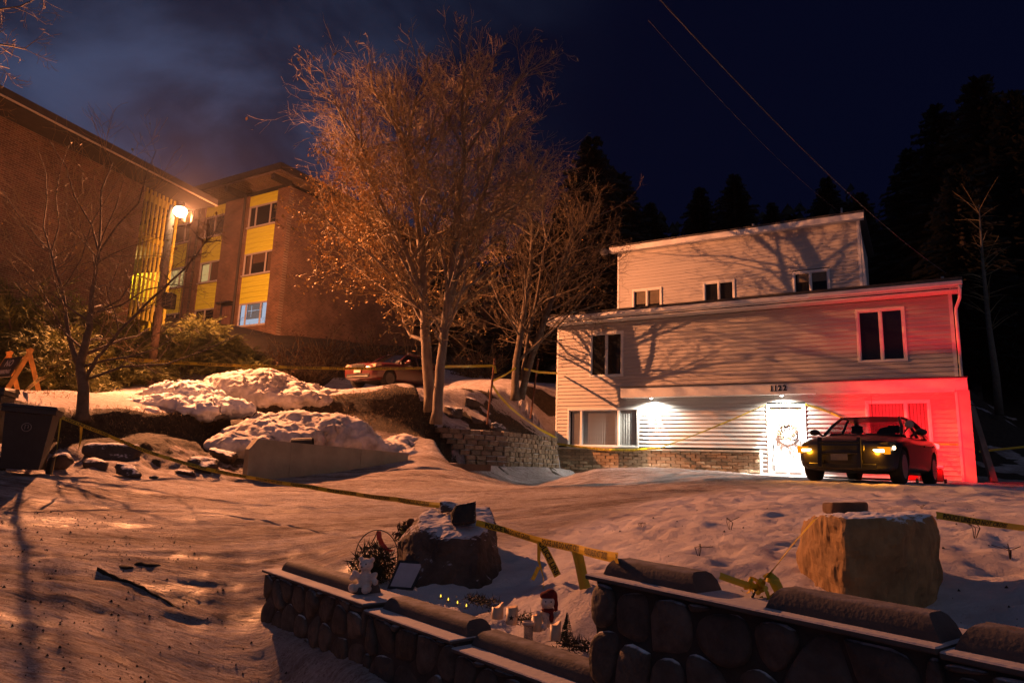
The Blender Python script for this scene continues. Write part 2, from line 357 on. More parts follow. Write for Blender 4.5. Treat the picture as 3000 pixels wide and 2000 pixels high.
def blob(ells, vox=.02, sub=0):
    """one continuous surface out of overlapping ellipsoids"""
    mb = MB()
    for e in ells: mb.ball(e[0], e[1], 14, 10, e[2] if len(e) > 2 else None)
    me = mb.mesh('blob'); o = bpy.data.objects.new('blob_tmp', me); COL.objects.link(o)
    bmx = bmesh.new(); bmx.from_mesh(me); bmesh.ops.remove_doubles(bmx, verts=bmx.verts, dist=1e-5); bmesh.ops.recalc_face_normals(bmx, faces=bmx.faces); bmx.to_mesh(me); bmx.free()
    r = o.modifiers.new('r', 'REMESH'); r.mode = 'VOXEL'; r.voxel_size = vox
    s_ = o.modifiers.new('s', 'SMOOTH'); s_.factor = .5; s_.iterations = 3
    dg = bpy.context.evaluated_depsgraph_get(); m2 = bpy.data.meshes.new_from_object(o.evaluated_get(dg))
    bpy.data.objects.remove(o); smooth(m2); return m2
def rock(pts, vox=.04, amp=.03, sc=3.0, sm=False, seed=0, iters=2):
    bmx = bmesh.new()
    for p in pts: bmx.verts.new(p)
    r = bmesh.ops.convex_hull(bmx, input=list(bmx.verts)); me = bpy.data.meshes.new('rock')
    bmesh.ops.delete(bmx, geom=[v for v in bmx.verts if not v.link_faces], context='VERTS')
    bmesh.ops.recalc_face_normals(bmx, faces=bmx.faces); bmx.to_mesh(me); bmx.free()
    o = bpy.data.objects.new('rock_tmp', me); COL.objects.link(o)
    m = o.modifiers.new('r', 'REMESH'); m.mode = 'VOXEL'; m.voxel_size = vox
    s_ = o.modifiers.new('s', 'SMOOTH'); s_.factor = .5; s_.iterations = iters
    dg = bpy.context.evaluated_depsgraph_get(); m2 = bpy.data.meshes.new_from_object(o.evaluated_get(dg)); bpy.data.objects.remove(o)
    off = Vector((seed * 7.1, seed * 3.3, 0))
    for v in m2.vertices:
        n = v.normal; q = v.co * sc + off
        d = mnoise.fractal(q, 1.0, 2.1, 4) * amp + (abs(mnoise.noise(q * 2.7)) - .2) * amp * .5
        v.co = v.co + n * d
    m2.update()
    if sm: smooth(m2)
    return m2
def text_mesh(body, size=1.0, bold=0.0, extr=0.0):
    c = bpy.data.curves.new('t', 'FONT'); c.body = body; c.size = size; c.offset = bold; c.extrude = extr; c.align_x = 'CENTER'; c.align_y = 'CENTER'; c.resolution_u = 2
    o = bpy.data.objects.new('t_tmp', c); COL.objects.link(o); dg = bpy.context.evaluated_depsgraph_get()
    me = bpy.data.meshes.new_from_object(o.evaluated_get(dg)); bpy.data.objects.remove(o); bpy.data.curves.remove(c); return me
def frame_mat(o, x, y, z):
    return Matrix(((x.x, y.x, z.x, o.x), (x.y, y.y, z.y, o.y), (x.z, y.z, z.z, o.z), (0, 0, 0, 1)))

# ------------------------------------------------------------------ ground
def axis(lo, hi, dlo, dhi, step, grow=1.10, mx=8):
    a = list(np.arange(dlo, dhi, step)); s = step; v = a[-1]
    while v < hi: s = min(mx, s * grow); v += s; a.append(v)
    s = step; v = a[0]; b = []
    while v > lo: s = min(mx, s * grow); v -= s; b.append(v)
    return np.array(b[::-1] + a)
gx = axis(-320, 320, -7.5, 6.0, .05, 1.035)
g1 = np.arange(2.6, 9.0, .045); g2 = [9.0]
while g2[-1] < 34: g2.append(g2[-1] + .045 + (g2[-1] - 9) * .006)
g3 = [g2[-1] + .3]
while g3[-1] < 420: g3.append(g3[-1] * 1.045)
g0 = [2.5]
while g0[-1] > -60: g0.append(g0[-1] - .15 - abs(g0[-1] - 2.5) * .12)
gy = np.array(g0[::-1] + list(g1) + g2 + g3)
GX, GY = np.meshgrid(gx, gy)
GZ = full_h(GX, GY)
nx, ny = len(gx), len(gy)
verts = np.stack([GX.ravel(), GY.ravel(), GZ.ravel()], 1)
idx = np.arange(nx * ny).reshape(ny, nx)
quads = np.stack([idx[:-1, :-1], idx[:-1, 1:], idx[1:, 1:], idx[1:, :-1]], -1).reshape(-1, 4)
me = bpy.data.meshes.new('ground')
me.vertices.add(len(verts)); me.vertices.foreach_set('co', verts.ravel())
me.loops.add(quads.size); me.loops.foreach_set('vertex_index', quads.ravel())
me.polygons.add(len(quads)); me.polygons.foreach_set('loop_start', np.arange(0, quads.size, 4)); me.polygons.foreach_set('loop_total', np.full(len(quads), 4))
me.update(); me.validate(); smooth(me)
ld, field = masks(GX, GY)
dzx = np.gradient(GZ, axis=1) / np.gradient(GX, axis=1); dzy = np.gradient(GZ, axis=0) / np.gradient(GY, axis=0)
slope = np.hypot(dzx, dzy)
nz1 = fbm(GX * .9, GY * .9, 4)
soil = np.exp(-((ld + .42) / .52) ** 2) * 1.25 * (GY < 24)
soil += .9 * np.exp(-((ld + 0.1) / .35) ** 2) * (GX < -9.5)
soil = np.maximum(soil, sstep(.75, 1.1, slope + .3 * nz1) * (ld > -2.5) * (GY > 10) * ((GX < -3.6) | (GY > 26)))
lowp = P(470, 1330, 14.2); soil += .85 * np.exp(-(((GX - lowp.x) / 1.9) ** 2 + ((GY - lowp.y - .5) / .8) ** 2)) * sstep(-.25, .2, nz1 + .1)
lowp = P(640, 1300, 16.2); soil += 1.3 * np.exp(-(((GX - lowp.x) / .9) ** 2 + ((GY - lowp.y) / .9) ** 2))
# rough dark patches on the slope between the trees, and the dark wooded hill
sp_ = P(1400, 1220, 21.6); soil += 1.15 * np.exp(-(((GX - sp_.x) / 3.2) ** 2 + ((GY - sp_.y - .3) / 2.2) ** 2)) * sstep(-.04, .12, fbm(GX * 1.1 + 4, GY * 1.6, 3))
sp_ = P(1520, 1190, 23.0); soil += 1.0 * np.exp(-(((GX - sp_.x) / .9) ** 2 + ((GY - sp_.y) / .6) ** 2))
soil += sstep(28.5, 31, GY - .15 * GX) * ((GX < -5) | (GX > 4)) * .95
soil += sstep(35, 37, GY) * .95
soil += sstep(24.0, 25.5, GY + .25 * (GX + 9)) * (GX < -7.5) * .95
soil += sstep(17.6, 18.4, GX * .515 + GY * .857 - 2.4 - 3.6) * (GX > 13.0) * sstep(13, 14, GX) * .9 * sstep(.0, .1, .25 + nz1)
soil = np.clip(soil + .25 * nz1 * (soil > .15), 0, 1)
wear_and_band = (1 - field) * (ld < -.6) * (GY < 26)
s_ = GX * .97 + GY * .25 + .6 * np.sin(GX * .35); t_ = GY * .97 - GX * .25 - .05 * (GX + 3) ** 2 * .25
tracks = sstep(-.22, .35, fbm(s_ * .22, t_ * 1.5, 4, .6)) * 1.0 + .65 * np.exp(-((t_ - 14.4 + .2 * GX) / .9) ** 2)
hs = GX * .515 + GY * .857   # distance in front of the house wall
hu = GX * .857 - GY * .515
tracks += 1.6 * np.exp(-((hs - 19.0) / 1.0) ** 2) * sstep(-9.5, -7.0, hu + .4 * nz1) * sstep(-.35, .1, nz1 + .12) * (1 - .35 * sstep(1.5, 3.5, hu))  # plus a darker band along the house front
wear_and_band = np.clip(wear_and_band * tracks, 0, 1)
grav = (1 - field) * (1 - sstep(7.5, 12.5, GY + .35 * (GX + 4))) * (GX < 1.2) * .95
grav = np.clip(grav + .25 * wear_and_band, 0, 1)
ca = me.color_attributes.new('masks', 'FLOAT_COLOR', 'POINT')
arr = np.stack([soil.ravel(), wear_and_band.ravel(), grav.ravel(), field.ravel()], 1).astype(np.float32)
ca.data.foreach_set('color', arr.ravel())
gm = bpy.data.materials.new('snowy_ground'); gm.use_nodes = True; nt = gm.node_tree; b = nt.nodes['Principled BSDF']; L = nt.links
at = N(nt, 'ShaderNodeAttribute', attribute_name='masks'); sp = N(nt, 'ShaderNodeSeparateColor'); L.new(at.outputs['Color'], sp.inputs[0])
tcn = N(nt, 'ShaderNodeTexCoord')
def noise_node(sc, det=6, ro=.6, st=None):
    n = N(nt, 'ShaderNodeTexNoise'); n.inputs['Scale'].default_value = sc; n.inputs['Detail'].default_value = det; n.inputs['Roughness'].default_value = ro
    if st:
        mm = N(nt, 'ShaderNodeMapping'); mm.inputs['Scale'].default_value = st; mm.inputs['Rotation'].default_value = (0, 0, -.2); L.new(tcn.outputs['Object'], mm.inputs[0]); L.new(mm.outputs[0], n.inputs['Vector'])
    else: L.new(tcn.outputs['Object'], n.inputs['Vector'])
    return n
def mrange(src, a, c, lo=0, hi=1):
    n = N(nt, 'ShaderNodeMapRange'); n.inputs['From Min'].default_value = a; n.inputs['From Max'].default_value = c; n.inputs['To Min'].default_value = lo; n.inputs['To Max'].default_value = hi; L.new(src, n.inputs['Value']); return n.outputs[0]
def math2(op, a, c):
    n = N(nt, 'ShaderNodeMath', operation=op)
    for i, q in enumerate((a, c)):
        if isinstance(q, (int, float)): n.inputs[i].default_value = q
        else: L.new(q, n.inputs[i])
    return n.outputs[0]
def mixc(f, a, c):
    n = N(nt, 'ShaderNodeMix', data_type='RGBA'); L.new(f, n.inputs[0])
    for i, q in ((6, a), (7, c)):
        if isinstance(q, tuple): n.inputs[i].default_value = (*q, 1)
        else: L.new(q, n.inputs[i])
    return n.outputs[2]
nb_ = noise_node(1.3); snow = mixc(mrange(nb_.outputs['Fac'], .35, .65), (.60, .55, .56), (.80, .77, .80))
ns1 = noise_node(2.2, 8, .65, (1, 6, 1)); ns2 = noise_node(30, 4, .7)
wf = math2('MULTIPLY', sp.outputs[1], mrange(ns1.outputs['Fac'], .34, .56))
wf = math2('MULTIPLY', wf, mrange(ns2.outputs['Fac'], .25, .6, .45, 1))
c1_ = mixc(wf, snow, (.13, .09, .075))
ng = noise_node(26, 6, .75); ng2 = noise_node(3.0, 5, .6)
gf = math2('MULTIPLY', sp.outputs[2], mrange(ng.outputs['Fac'], .60, .66)); gf = math2('MULTIPLY', gf, mrange(ng2.outputs['Fac'], .35, .6, .3, 1))
c2_ = mixc(gf, c1_, (.10, .07, .055))
gl_ = math2('MULTIPLY', sp.outputs[2], .06); c2_ = mixc(gl_, c2_, (.42, .34, .31))
nso = noise_node(9, 8, .7); soilc = mixc(mrange(nso.outputs['Fac'], .35, .65), (.018, .013, .009), (.075, .055, .035))
sf = mrange(math2('ADD', sp.outputs[0], math2('MULTIPLY', mrange(nso.outputs['Fac'], .3, .7, -.5, .5), .5)), .42, .58)
nk = noise_node(42, 5, .75, (1, 2.2, 1)); nk2 = noise_node(1.6, 6, .65, (1, 5, 1))
sk = math2('MULTIPLY', mrange(nk.outputs['Fac'], .47, .60), mrange(nk2.outputs['Fac'], .40, .60, .12, 1)); sk = math2('MULTIPLY', sk, math2('SUBTRACT', .85, at.outputs['Alpha'])); sk = math2('MAXIMUM', sk, 0.0)
c2_ = mixc(sk, c2_, (.20, .13, .10))
nk3 = noise_node(7, 7, .72, (1, 3.6, 1)); nk4 = noise_node(.8, 5, .6, (1, 3, 1)); sk2 = math2('MULTIPLY', mrange(nk3.outputs['Fac'], .49, .60), mrange(nk4.outputs['Fac'], .36, .56, .25, .8)); sk2 = math2('MULTIPLY', sk2, math2('SUBTRACT', .95, at.outputs['Alpha'])); sk2 = math2('MAXIMUM', sk2, 0.0)
c2_ = mixc(sk2, c2_, (.27, .185, .15))
c3_ = mixc(sf, c2_, soilc); L.new(c3_, b.inputs['Base Color'])
ice = math2('MULTIPLY', mrange(noise_node(.9, 3).outputs['Fac'], .56, .66), math2('SUBTRACT', 1.0, sp.outputs[0]))
ice = math2('MULTIPLY', ice, sp.outputs[2])
L.new(mrange(ice, 0, 1, .85, .30), b.inputs['Roughness'])
b.inputs['Specular IOR Level'].default_value = .35
nbp = noise_node(11, 8, .7); nbp2 = noise_node(60, 4, .7)
hb = math2('ADD', nbp.outputs['Fac'], math2('MULTIPLY', nbp2.outputs['Fac'], .35)); ns3 = noise_node(5.0, 7, .7, (1, 5, 1)); hb = math2('ADD', hb, math2('MULTIPLY', math2('MULTIPLY', math2('SUBTRACT', 1.0, at.outputs['Alpha']), ns3.outputs['Fac']), 2.4)); hb = math2('ADD', hb, math2('MULTIPLY', math2('MULTIPLY', math2('SUBTRACT', 1.0, at.outputs['Alpha']), noise_node(7, 7, .72, (1, 3.6, 1)).outputs['Fac']), math2('SUBTRACT', 2.2, math2('MULTIPLY', sp.outputs[2], 1.7)))); hb = math2('ADD', hb, math2('MULTIPLY', gf, -.6)); hb = math2('ADD', hb, math2('MULTIPLY', math2('MULTIPLY', sp.outputs[1], ns1.outputs['Fac']), 1.2))
bp = N(nt, 'ShaderNodeBump'); bp.inputs['Strength'].default_value = .9; bp.inputs['Distance'].default_value = .07; L.new(hb, bp.inputs['Height']); L.new(bp.outputs[0], b.inputs['Normal'])
ground = mesh_obj('ground', me, gm); tag(ground, 'rutted snow-covered ground rising from the street to the terrace', kind='structure')

snow_m = mat('snow', (.74, .74, .76), .8, .14, 3, .5, 18)
dirty_shaded_snow = mat('dirty_shaded_snow', (.56, .52, .50), .85, .55, 2.6, .9, 12, detail=8)  # dirt, and darker still to carry the lower mound's missing shade
bark = mat('bark', (.18, .145, .11), .9, .5, 7, .6, 22, stretch=(1, 1, .25))
twig_m = mat('twigs', (.24, .175, .085), .9, .3, 5, 0)
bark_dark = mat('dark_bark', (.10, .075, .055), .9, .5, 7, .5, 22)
leaf_m = mat('dry_leaves', (.42, .27, .08), .8, .5, 3, 0)

# ------------------------------------------------------------------ the white house
siding = mat('white_vinyl_siding', (.47, .435, .405), .55, .14, 2.2, .12, 60, stretch=(.6, 1, 1), rnd=.035)
trim = mat('white_trim', (.72, .70, .66), .45, .1, 5, .05, 40)
dark_in = mat('dark_interior', (.012, .012, .014), .9, .3, 3, 0)
pane_dark = glass_mat('window_glass_dark', (.010, .011, .014), .06)
pane_clear = glass_mat('window_glass_clear', (.02, .02, .025), .04, alpha=.14)
roof_m = mat('roof_shingles', (.07, .06, .055), .9, .3, 8, .5, 50, frost=(.55, .75))
blind_m = mat('blind_fabric', (.86, .82, .76), .8, .12, 9, 0)
found_m = mat('split_face_block', (.36, .26, .155), .9, .45, 7, .9, 26, rnd=.22)
ledge_m = mat('stone_ledge', (.42, .35, .26), .85, .3, 9, .4, 30)
HA = rad(31); HO = P(1626, 1309, 24.5)
Hu = Vector((math.cos(HA), -math.sin(HA), 0)); Hn = Vector((math.sin(HA), math.cos(HA), 0))
def HW(u, y, z): return HO + Hu * u + Hn * y + Vector((0, 0, z))
house = empty('house', HO, -HA, 'three storey white sided house with number 1122 over the lit front door', 'house')

def siding_boards(root, u0, u1, z0, z1, y, holes, pitch=.127, m=None, name='siding_board'):
    sec = [(0, -.026), (.0, .09), (pitch * 1.0, .09), (pitch * 1.0, .006), (pitch * .94, .0), (.016, -.026)]
    mb = MB(); pr = [(x, yy, z) for x in (0, 1) for z, yy in sec]; mb.v = pr; n = len(sec)
    for i in range(n): j = (i + 1) % n; mb.f.append((i, j, j + n, i + n))
    mb.f.append(tuple(reversed(range(n)))); mb.f.append(tuple(range(n, 2 * n)))
    me = mb.mesh('siding_board'); me.materials.append(m or siding)
    bm_ = bmesh.new(); bm_.from_mesh(me); bmesh.ops.recalc_face_normals(bm_, faces=bm_.faces); bm_.to_mesh(me); bm_.free()
    z = z0
    while z < z1 - .02:
        zc = z + pitch / 2; iv = [(u0, u1)]
        for (a, c, e, f) in holes:
            if e < zc < f:
                nv = []
                for (p, q) in iv:
                    if c <= p or a >= q: nv.append((p, q)); continue
                    if a > p: nv.append((p, a))
                    if c < q: nv.append((c, q))
                iv = nv
        h = min(pitch, z1 - z)
        for (p, q) in iv:
            if q - p < .03: continue
            o = bpy.data.objects.new(name, me); COL.objects.link(o); o.parent = root
            o.location = (p, y, z); o.scale = (q - p, 1, h / pitch)
        z += pitch
def window(root, u0, u1, z0, z1, y, splits, pane=None, fw=.07, name='window', fm=None, depth=.05):
    """outer trim u0..u1; splits are inner mullion positions"""
    fm = fm or trim
    w = empty(name, (0, 0, 0)); w.parent = root
    f = MB(); f.box(u0, u1, y - .045, y + .03, z0, z0 + fw * .8, bev=.006); f.box(u0, u1, y - .045, y + .03, z1 - fw, z1, bev=.006)
    f.box(u0, u0 + fw, y - .043, y + .028, z0 + fw * .8, z1 - fw, bev=.006); f.box(u1 - fw, u1, y - .043, y + .028, z0 + fw * .8, z1 - fw, bev=.006)
    f.build('frame', fm, w)
    ed = [u0 + fw] + list(splits) + [u1 - fw]
    for i, s in enumerate(splits):
        m_ = MB(); m_.box(s - .022, s + .022, y - .03, y + .035, z0 + fw * .8, z1 - fw); m_.build('mullion', fm, w)
    for i in range(len(ed) - 1):
        a = ed[i] + (.022 if i else 0); c = ed[i + 1] - (.022 if i < len(ed) - 2 else 0)
        s = MB(); t = .028
        zz0 = z0 + fw * .8; zz1 = z1 - fw
        s.box(a, c, y - .01, y + .04, zz0, zz0 + t); s.box(a, c, y - .01, y + .04, zz1 - t, zz1); s.box(a, a + t, y - .01, y + .04, zz0 + t, zz1 - t); s.box(c - t, c, y - .01, y + .04, zz0 + t, zz1 - t)
        s.build('sash', fm, w)
        p_ = MB(); p_.box(a + t, c - t, y + .018, y + .024, zz0 + t, zz1 - t); p_.build('pane', (pane[i] if isinstance(pane, list) else pane) or pane_dark, w)
    return w
# solid core
c_ = MB(); c_.box(.02, 12.13, .10, 7.9, -1.6, 4.72); c_.build('wall', dark_in, house)
c_ = MB(); c_.box(12.13, 12.16, .0, 7.9, -1.6, 4.6); c_.build('side_wall', siding, house); c_ = MB(); c_.box(0, .02, .02, 7.9, -1.6, 4.6); c_.build('side_wall', siding, house)
c_ = MB(); c_.box(.72, 9.75, 4.12, 9.0, 4.6, 8.3); c_.build('upper_wall', siding, house)
WIN_L1 = (1.30, 2.56, 2.44, 4.02); WIN_R1 = (9.77, 11.02, 2.54, 4.12); WIN_L0 = (.48, 3.13, .02, 1.36); WIN_R0 = (9.88, 11.48, -.15, 1.46); DOOR = (7.20, 8.30, -.80, 1.40)
siding_boards(house, .07, 12.08, -.70, 4.34, 0, [WIN_L1, WIN_R1, WIN_L0, WIN_R0, DOOR, (-.1, 6.97, -2, 0.0)])
siding_boards(house, .78, 9.70, 5.0, 8.28, 4.02, [(1.36, 2.61, 5.35, 6.58), (4.26, 5.47, 5.35, 6.58), (7.52, 8.76, 5.35, 6.60)])
tr = MB(); tr.box(0, .07, -.02, .1, -.02, 4.36); tr.build('corner_trim', trim, house); tr = MB(); tr.box(12.08, 12.17, -.02, .1, -.78, 4.36); tr.build('corner_trim', trim, house)
tr = MB(); tr.box(.70, .78, 3.99, 4.12, 4.9, 8.3); tr.build('corner_trim', trim, house); tr = MB(); tr.box(9.70, 9.79, 3.99, 4.12, 4.9, 8.3); tr.build('corner_trim', trim, house)
rb = MB(); rb.v = [(9.80, 4.0, 8.32), (9.96, 4.0, 4.95), (9.80, 4.0, 4.95), (9.80, 4.25, 8.32), (9.96, 4.25, 4.95), (9.80, 4.25, 4.95)]; rb.f = [(0, 2, 1), (3, 4, 5), (0, 1, 4, 3), (1, 2, 5, 4), (2, 0, 3, 5)]; rb.build('rake_board', trim, house)
w = window(house, *WIN_L1, 0, [1.93]); w = window(house, *WIN_R1, 0, [10.40])
def vblinds(w, u0, u1, y, z0, z1, step=.088, gap=0):
    n = int((u1 - u0) / step); mb = MB()
    a_ = rad(24); dx = .045 * math.cos(a_); dy = .045 * math.sin(a_)
    mb.v = [(-dx, -dy, 0), (dx, dy, 0), (dx, dy, 1), (-dx, -dy, 1), (-dx, -dy + .003, 0), (dx, dy + .003, 0), (dx, dy + .003, 1), (-dx, -dy + .003, 1)]
    mb.f = [(0, 1, 2, 3), (7, 6, 5, 4), (0, 4, 5, 1), (3, 2, 6, 7)]; me = mb.mesh('blind_slat'); me.materials.append(blind_m)
    for i in range(n):
        o = bpy.data.objects.new('blind_slat', me); COL.objects.link(o); o.parent = w; o.location = (u0 + (i + .5) * step, y, z0); o.scale = (1, 1, z1 - z0)
w = window(house, *WIN_L0, 0, [1.02, 2.40], [pane_clear] * 3)
vblinds(w, .62, .98, .085, .08, 1.26); vblinds(w, 1.06, 2.37, .085, .08, 1.26); vblinds(w, 2.46, 3.02, .085, .08, 1.26)
w = window(house, *WIN_R0, 0, [10.88], [pane_clear] * 2); vblinds(w, 9.97, 11.4, .085, -.05, 1.36, .084)
shade_m = mat('roller_shade', (.42, .34, .24), .8, .2, 5, 0)
for (a, c, e, f, sp_, hh) in ((1.36, 2.61, 5.35, 6.58, 1.98, .62), (4.26, 5.47, 5.35, 6.58, 4.86, 0), (7.52, 8.76, 5.35, 6.60, 8.12, .40)):
    w = window(house, a, c, e, f, 4.0, [sp_], [pane_clear] * 2, fw=.07)
    ib = MB(); ib.box(a + .05, c - .05, 4.105, 4.112, e + .05, f - .05); ib.build('dark_room', dark_in, w)
    if hh:
        sh = MB(); sh.box(a + .16, sp_ - .03, 4.05, 4.054, f - hh, f - .07); sh.box(sp_ + .04, c - .1, 4.05, 4.054, f - hh * 1.05, f - .07); sh.build('roller_shade', shade_m, w)
# roofs, fascia, soffit
r = MB(); r.v = [(-.30, -.52, 4.60), (12.42, -.52, 4.60), (12.42, 4.02, 5.02), (-.30, 4.02, 5.02), (-.30, -.52, 4.70), (12.42, -.52, 4.70), (12.42, 4.02, 5.12), (-.30, 4.02, 5.12)]
r.f = [(0, 3, 2, 1), (4, 5, 6, 7), (0, 1, 5, 4), (1, 2, 6, 5), (2, 3, 7, 6), (3, 0, 4, 7)]; r.box(-.3, 12.42, 4.02, 8.1, 4.75, 5.06); r.build('roof', roof_m, house)
f = MB(); f.box(-.29, 12.40, -.50, -.47, 4.42, 4.60); f.box(-.29, -.26, -.47, 4, 4.42, 4.60); f.build('fascia', trim, house)
g_ = MB(); g_.box(-.27, 12.41, -.585, -.502, 4.47, 4.595, bev=.02); g_.build('gutter', trim, house)
s_ = MB(); s_.box(-.26, 12.38, -.468, 0.05, 4.36, 4.39); s_.build('soffit', trim, house)
d_ = MB(); d_.tube([(12.34, -.54, 4.47), (12.34, -.50, 4.36), (12.33, -.30, 4.16), (12.24, -.07, 3.94), (12.235, -.05, 3.8), (12.235, -.05, 2.05)], .042, 8); d_.build('downspout', trim, house, True)
r = MB(); r.box(.42, 9.98, 3.72, 9.2, 8.40, 8.50); r.build('upper_roof', roof_m, house)
f = MB(); f.box(.44, 9.96, 3.70, 3.73, 8.20, 8.41); f.build('upper_fascia', trim, house)
s_ = MB(); s_.box(.46, 9.94, 3.735, 4.0, 8.22, 8.25); s_.build('upper_soffit', trim, house)
v_ = MB(); v_.tube([(6.05, 4.8, 8.4), (6.05, 4.8, 8.95)], .05, 10); v_.tube([(9.15, 5.4, 8.4), (9.15, 5.4, 9.3)], .035, 8); v_.tube([(12.0, .4, 4.7), (12.0, .4, 4.98)], .04, 8); v_.build('vent_pipe', mat('galvanised', (.3, .3, .3), .5, .2, 8, .1, 30, metal=.6), house, True)
# awning over the porch
AWU0, AWU1 = 2.67, 12.33
f = MB(); f.box(AWU0, AWU1, -.52, -.48, 1.64, 1.965); f.box(AWU0, AWU0 + .03, -.48, -.02, 1.64, 1.965); f.build('awning_fascia', trim, house)
f = MB(); f.box(AWU0, AWU1 + .02, -.56, -.018, 1.97, 2.0); f.build('awning_roof', roof_m, house)
f = MB(); f.box(AWU0 + .032, 12.06, -.478, -.02, 1.66, 1.69); f.build('porch_soffit', trim, house)
f = MB(); f.box(12.08, 12.36, -.50, -.022, -.90, 1.638); f.build('wing_wall', siding, house)
f = MB(); f.box(12.03, 12.09, -.512, -.501, -.85, 1.60); f.box(AWU0 + 6, 12.03, -.532, -.521, 1.60, 1.66); f.build('wing_trim', trim, house)
num = MATS.get('black_metal') or mat('black_metal', (.012, .012, .012), .4, .1, 5, 0)
for i, (ch, u) in enumerate(zip('1122', (7.455, 7.565, 7.69, 7.83))):
    me = text_mesh(ch, .225, .006, .006)
    for v in me.vertices: v.co = Vector((v.co.x + u, -.532 - v.co.z, v.co.y + 1.815))
    o = mesh_obj('house_number', me, num, house)
    if ch == '1':
        m_ = MB(); m_.box(u - .038, u + .044, -.540, -.522, 1.733, 1.752); m_.build('numeral_foot', num, o)
# door
dm = mat('painted_door', (.74, .73, .71), .4, .05, 5, .03, 30)
dr = empty('door', (0, 0, 0)); dr.parent = house
f = MB(); f.box(7.20, 7.29, -.04, .09, -.82, 1.40); f.box(8.21, 8.30, -.04, .09, -.82, 1.40); f.box(7.29, 8.21, -.04, .09, 1.31, 1.40); f.build('frame', trim, dr)
f = MB(); f.box(7.29, 8.21, .02, .06, -.80, 1.21); f.box(7.29, 8.21, .058, .09, 1.21, 1.31)
for (a, c, e, g2_) in ((7.39, 7.71, .35, 1.10), (7.79, 8.11, .35, 1.10), (7.39, 7.71, -.62, .20), (7.79, 8.11, -.62, .20)): f.box(a, c, .010, .022, e, g2_, bev=.005)
f.build('door_slab', dm, dr)
f = MB(); f.box(7.29, 8.21, .03, .062, 1.212, 1.285); f.build('transom_strip', mat('brown_strip', (.30, .20, .14), .6, .2, 5, 0), dr)
brass = mat('satin_nickel', (.35, .33, .3), .3, .1, 5, 0, metal=.8)
f = MB(); f.box(7.345, 7.385, -.01, .02, .07, .23, bev=.005); f.ball((7.365, -.03, .02), (.02, .03, .02), 8, 6); f.build('keypad_lock', mat('lock_grey', (.06, .06, .06), .4, .2, 5, 0), dr)
f = MB(); f.tube([(7.37, .02, -.09), (7.37, -.04, -.09), (7.45, -.045, -.10)], .013, 8); f.build('handle', brass, dr, True)
tag(f := None or house)
# foundation of split-face blocks with a ledge on top
led = MB(); led.box(.0, 6.97, -.10, .10, -.055, -.0); led.build('stone_ledge', ledge_m, house)
cb = MB(); cb.box(.02, 6.95, .04, .12, -1.5, -.06); cb.build('foundation_wall', mat('dark_mortar', (.10, .08, .055), .9, .3, 6, .3, 20), house)
bl = MB(); bl.box(0, 1, -.045, .045, 0, 1, bev=.02); bme = bl.mesh('foundation_block'); bme.materials.append(found_m)
bmes = [bme]
for k in range(5):
    m2 = bme.copy(); rs = np.random.RandomState(k)
    for v in m2.vertices:
        if v.co.y < 0: v.co.y += rs.uniform(-.018, .018)
    bmes.append(m2)
for j in range(8):
    z = -.155 - j * .102; x = .02 - (.16 if j % 2 else 0)
    while x < 6.93:
        a = max(x, .02); c = min(x + .315, 6.95)
        if c - a > .04:
            o = bpy.data.objects.new('foundation_block', random.choice(bmes)); COL.objects.link(o); o.parent = house
            o.location = (a, .0 + random.uniform(-.012, .012), z); o.scale = (c - a - .008, 1, .094)
        x += .323
f = MB(); f.box(6.96, 7.04, -.03, .1, -.8, .01); f.build('corner_post', trim, house)
# recessed porch lights
lampm = emat('lamp_white', (1.0, .95, .85), 40)
def spot(name, loc, dirv, e, col, size, blend, parent=None, r=.03):
    l = bpy.data.lights.new(name, 'SPOT'); l.energy = e; l.color = col; l.spot_size = rad(size); l.spot_blend = blend; l.shadow_soft_size = r
    o = bpy.data.objects.new(name, l); COL.objects.link(o); o.location = loc; o.rotation_euler = Vector(dirv).to_track_quat('-Z', 'Y').to_euler()
    if parent: o.parent = parent
    return o
for u, yl, e in ((3.66, -.30, 260), (7.70, -.30, 260)):
    f = MB(); f.lathe([(.065, 1.662), (.065, 1.635), (.05, 1.625), (.05, 1.655)], (u, yl, 0), 16); lt = f.build('soffit_light', trim, house, True)
    f = MB(); f.ball((u, yl, 1.632), (.046, .046, .03), 10, 6); f.build('bulb', lampm, lt, True)
    spot('porch_lamp', (u, yl, 1.57), (0.0, .0, -1), e * 1.7, (1.0, .95, .82), 165, .6, house)
    spot('porch_lamp', (u + (.04 if u < 5 else 0), -.15 if u < 5 else yl, 1.57), (0.0, .10 if u < 5 else .22, -1), e * (17 if u < 5 else 9), (1.0, .96, .88), 44 if u < 5 else 66, .4, house)
# satellite dish at the upper left eave
dish = empty('satellite_dish', HW(.45, 3.75, 8.15), -HA, 'small grey satellite dish on the upper roof corner', 'satellite dish')
m_ = MB(); Mx = Matrix.Rotation(rad(70), 4, 'X') @ Matrix.Rotation(rad(20), 4, 'Y')
m_.lathe([(.02, .06), (.14, .045), (.24, .012), (.30, -.02), (.305, -.012), (.245, .022), (.14, .056), (.02, .072)], (-.25, -.35, .1), 20, Mx); m_.build('reflector', mat('dish_grey', (.10, .10, .10), .5, .2, 5, 0), dish, True)
m_ = MB(); m_.tube([(.05, .0, -.1), (-.10, -.15, -.1), (-.25, -.30, .08)], .022, 8); m_.tube([(-.25, -.33, -.1), (-.5, -.75, .05)], .012, 6); m_.box(-.54, -.46, -.80, -.72, .02, .09); m_.build('arm', num, dish); dish.scale = (.62, .62, .62)

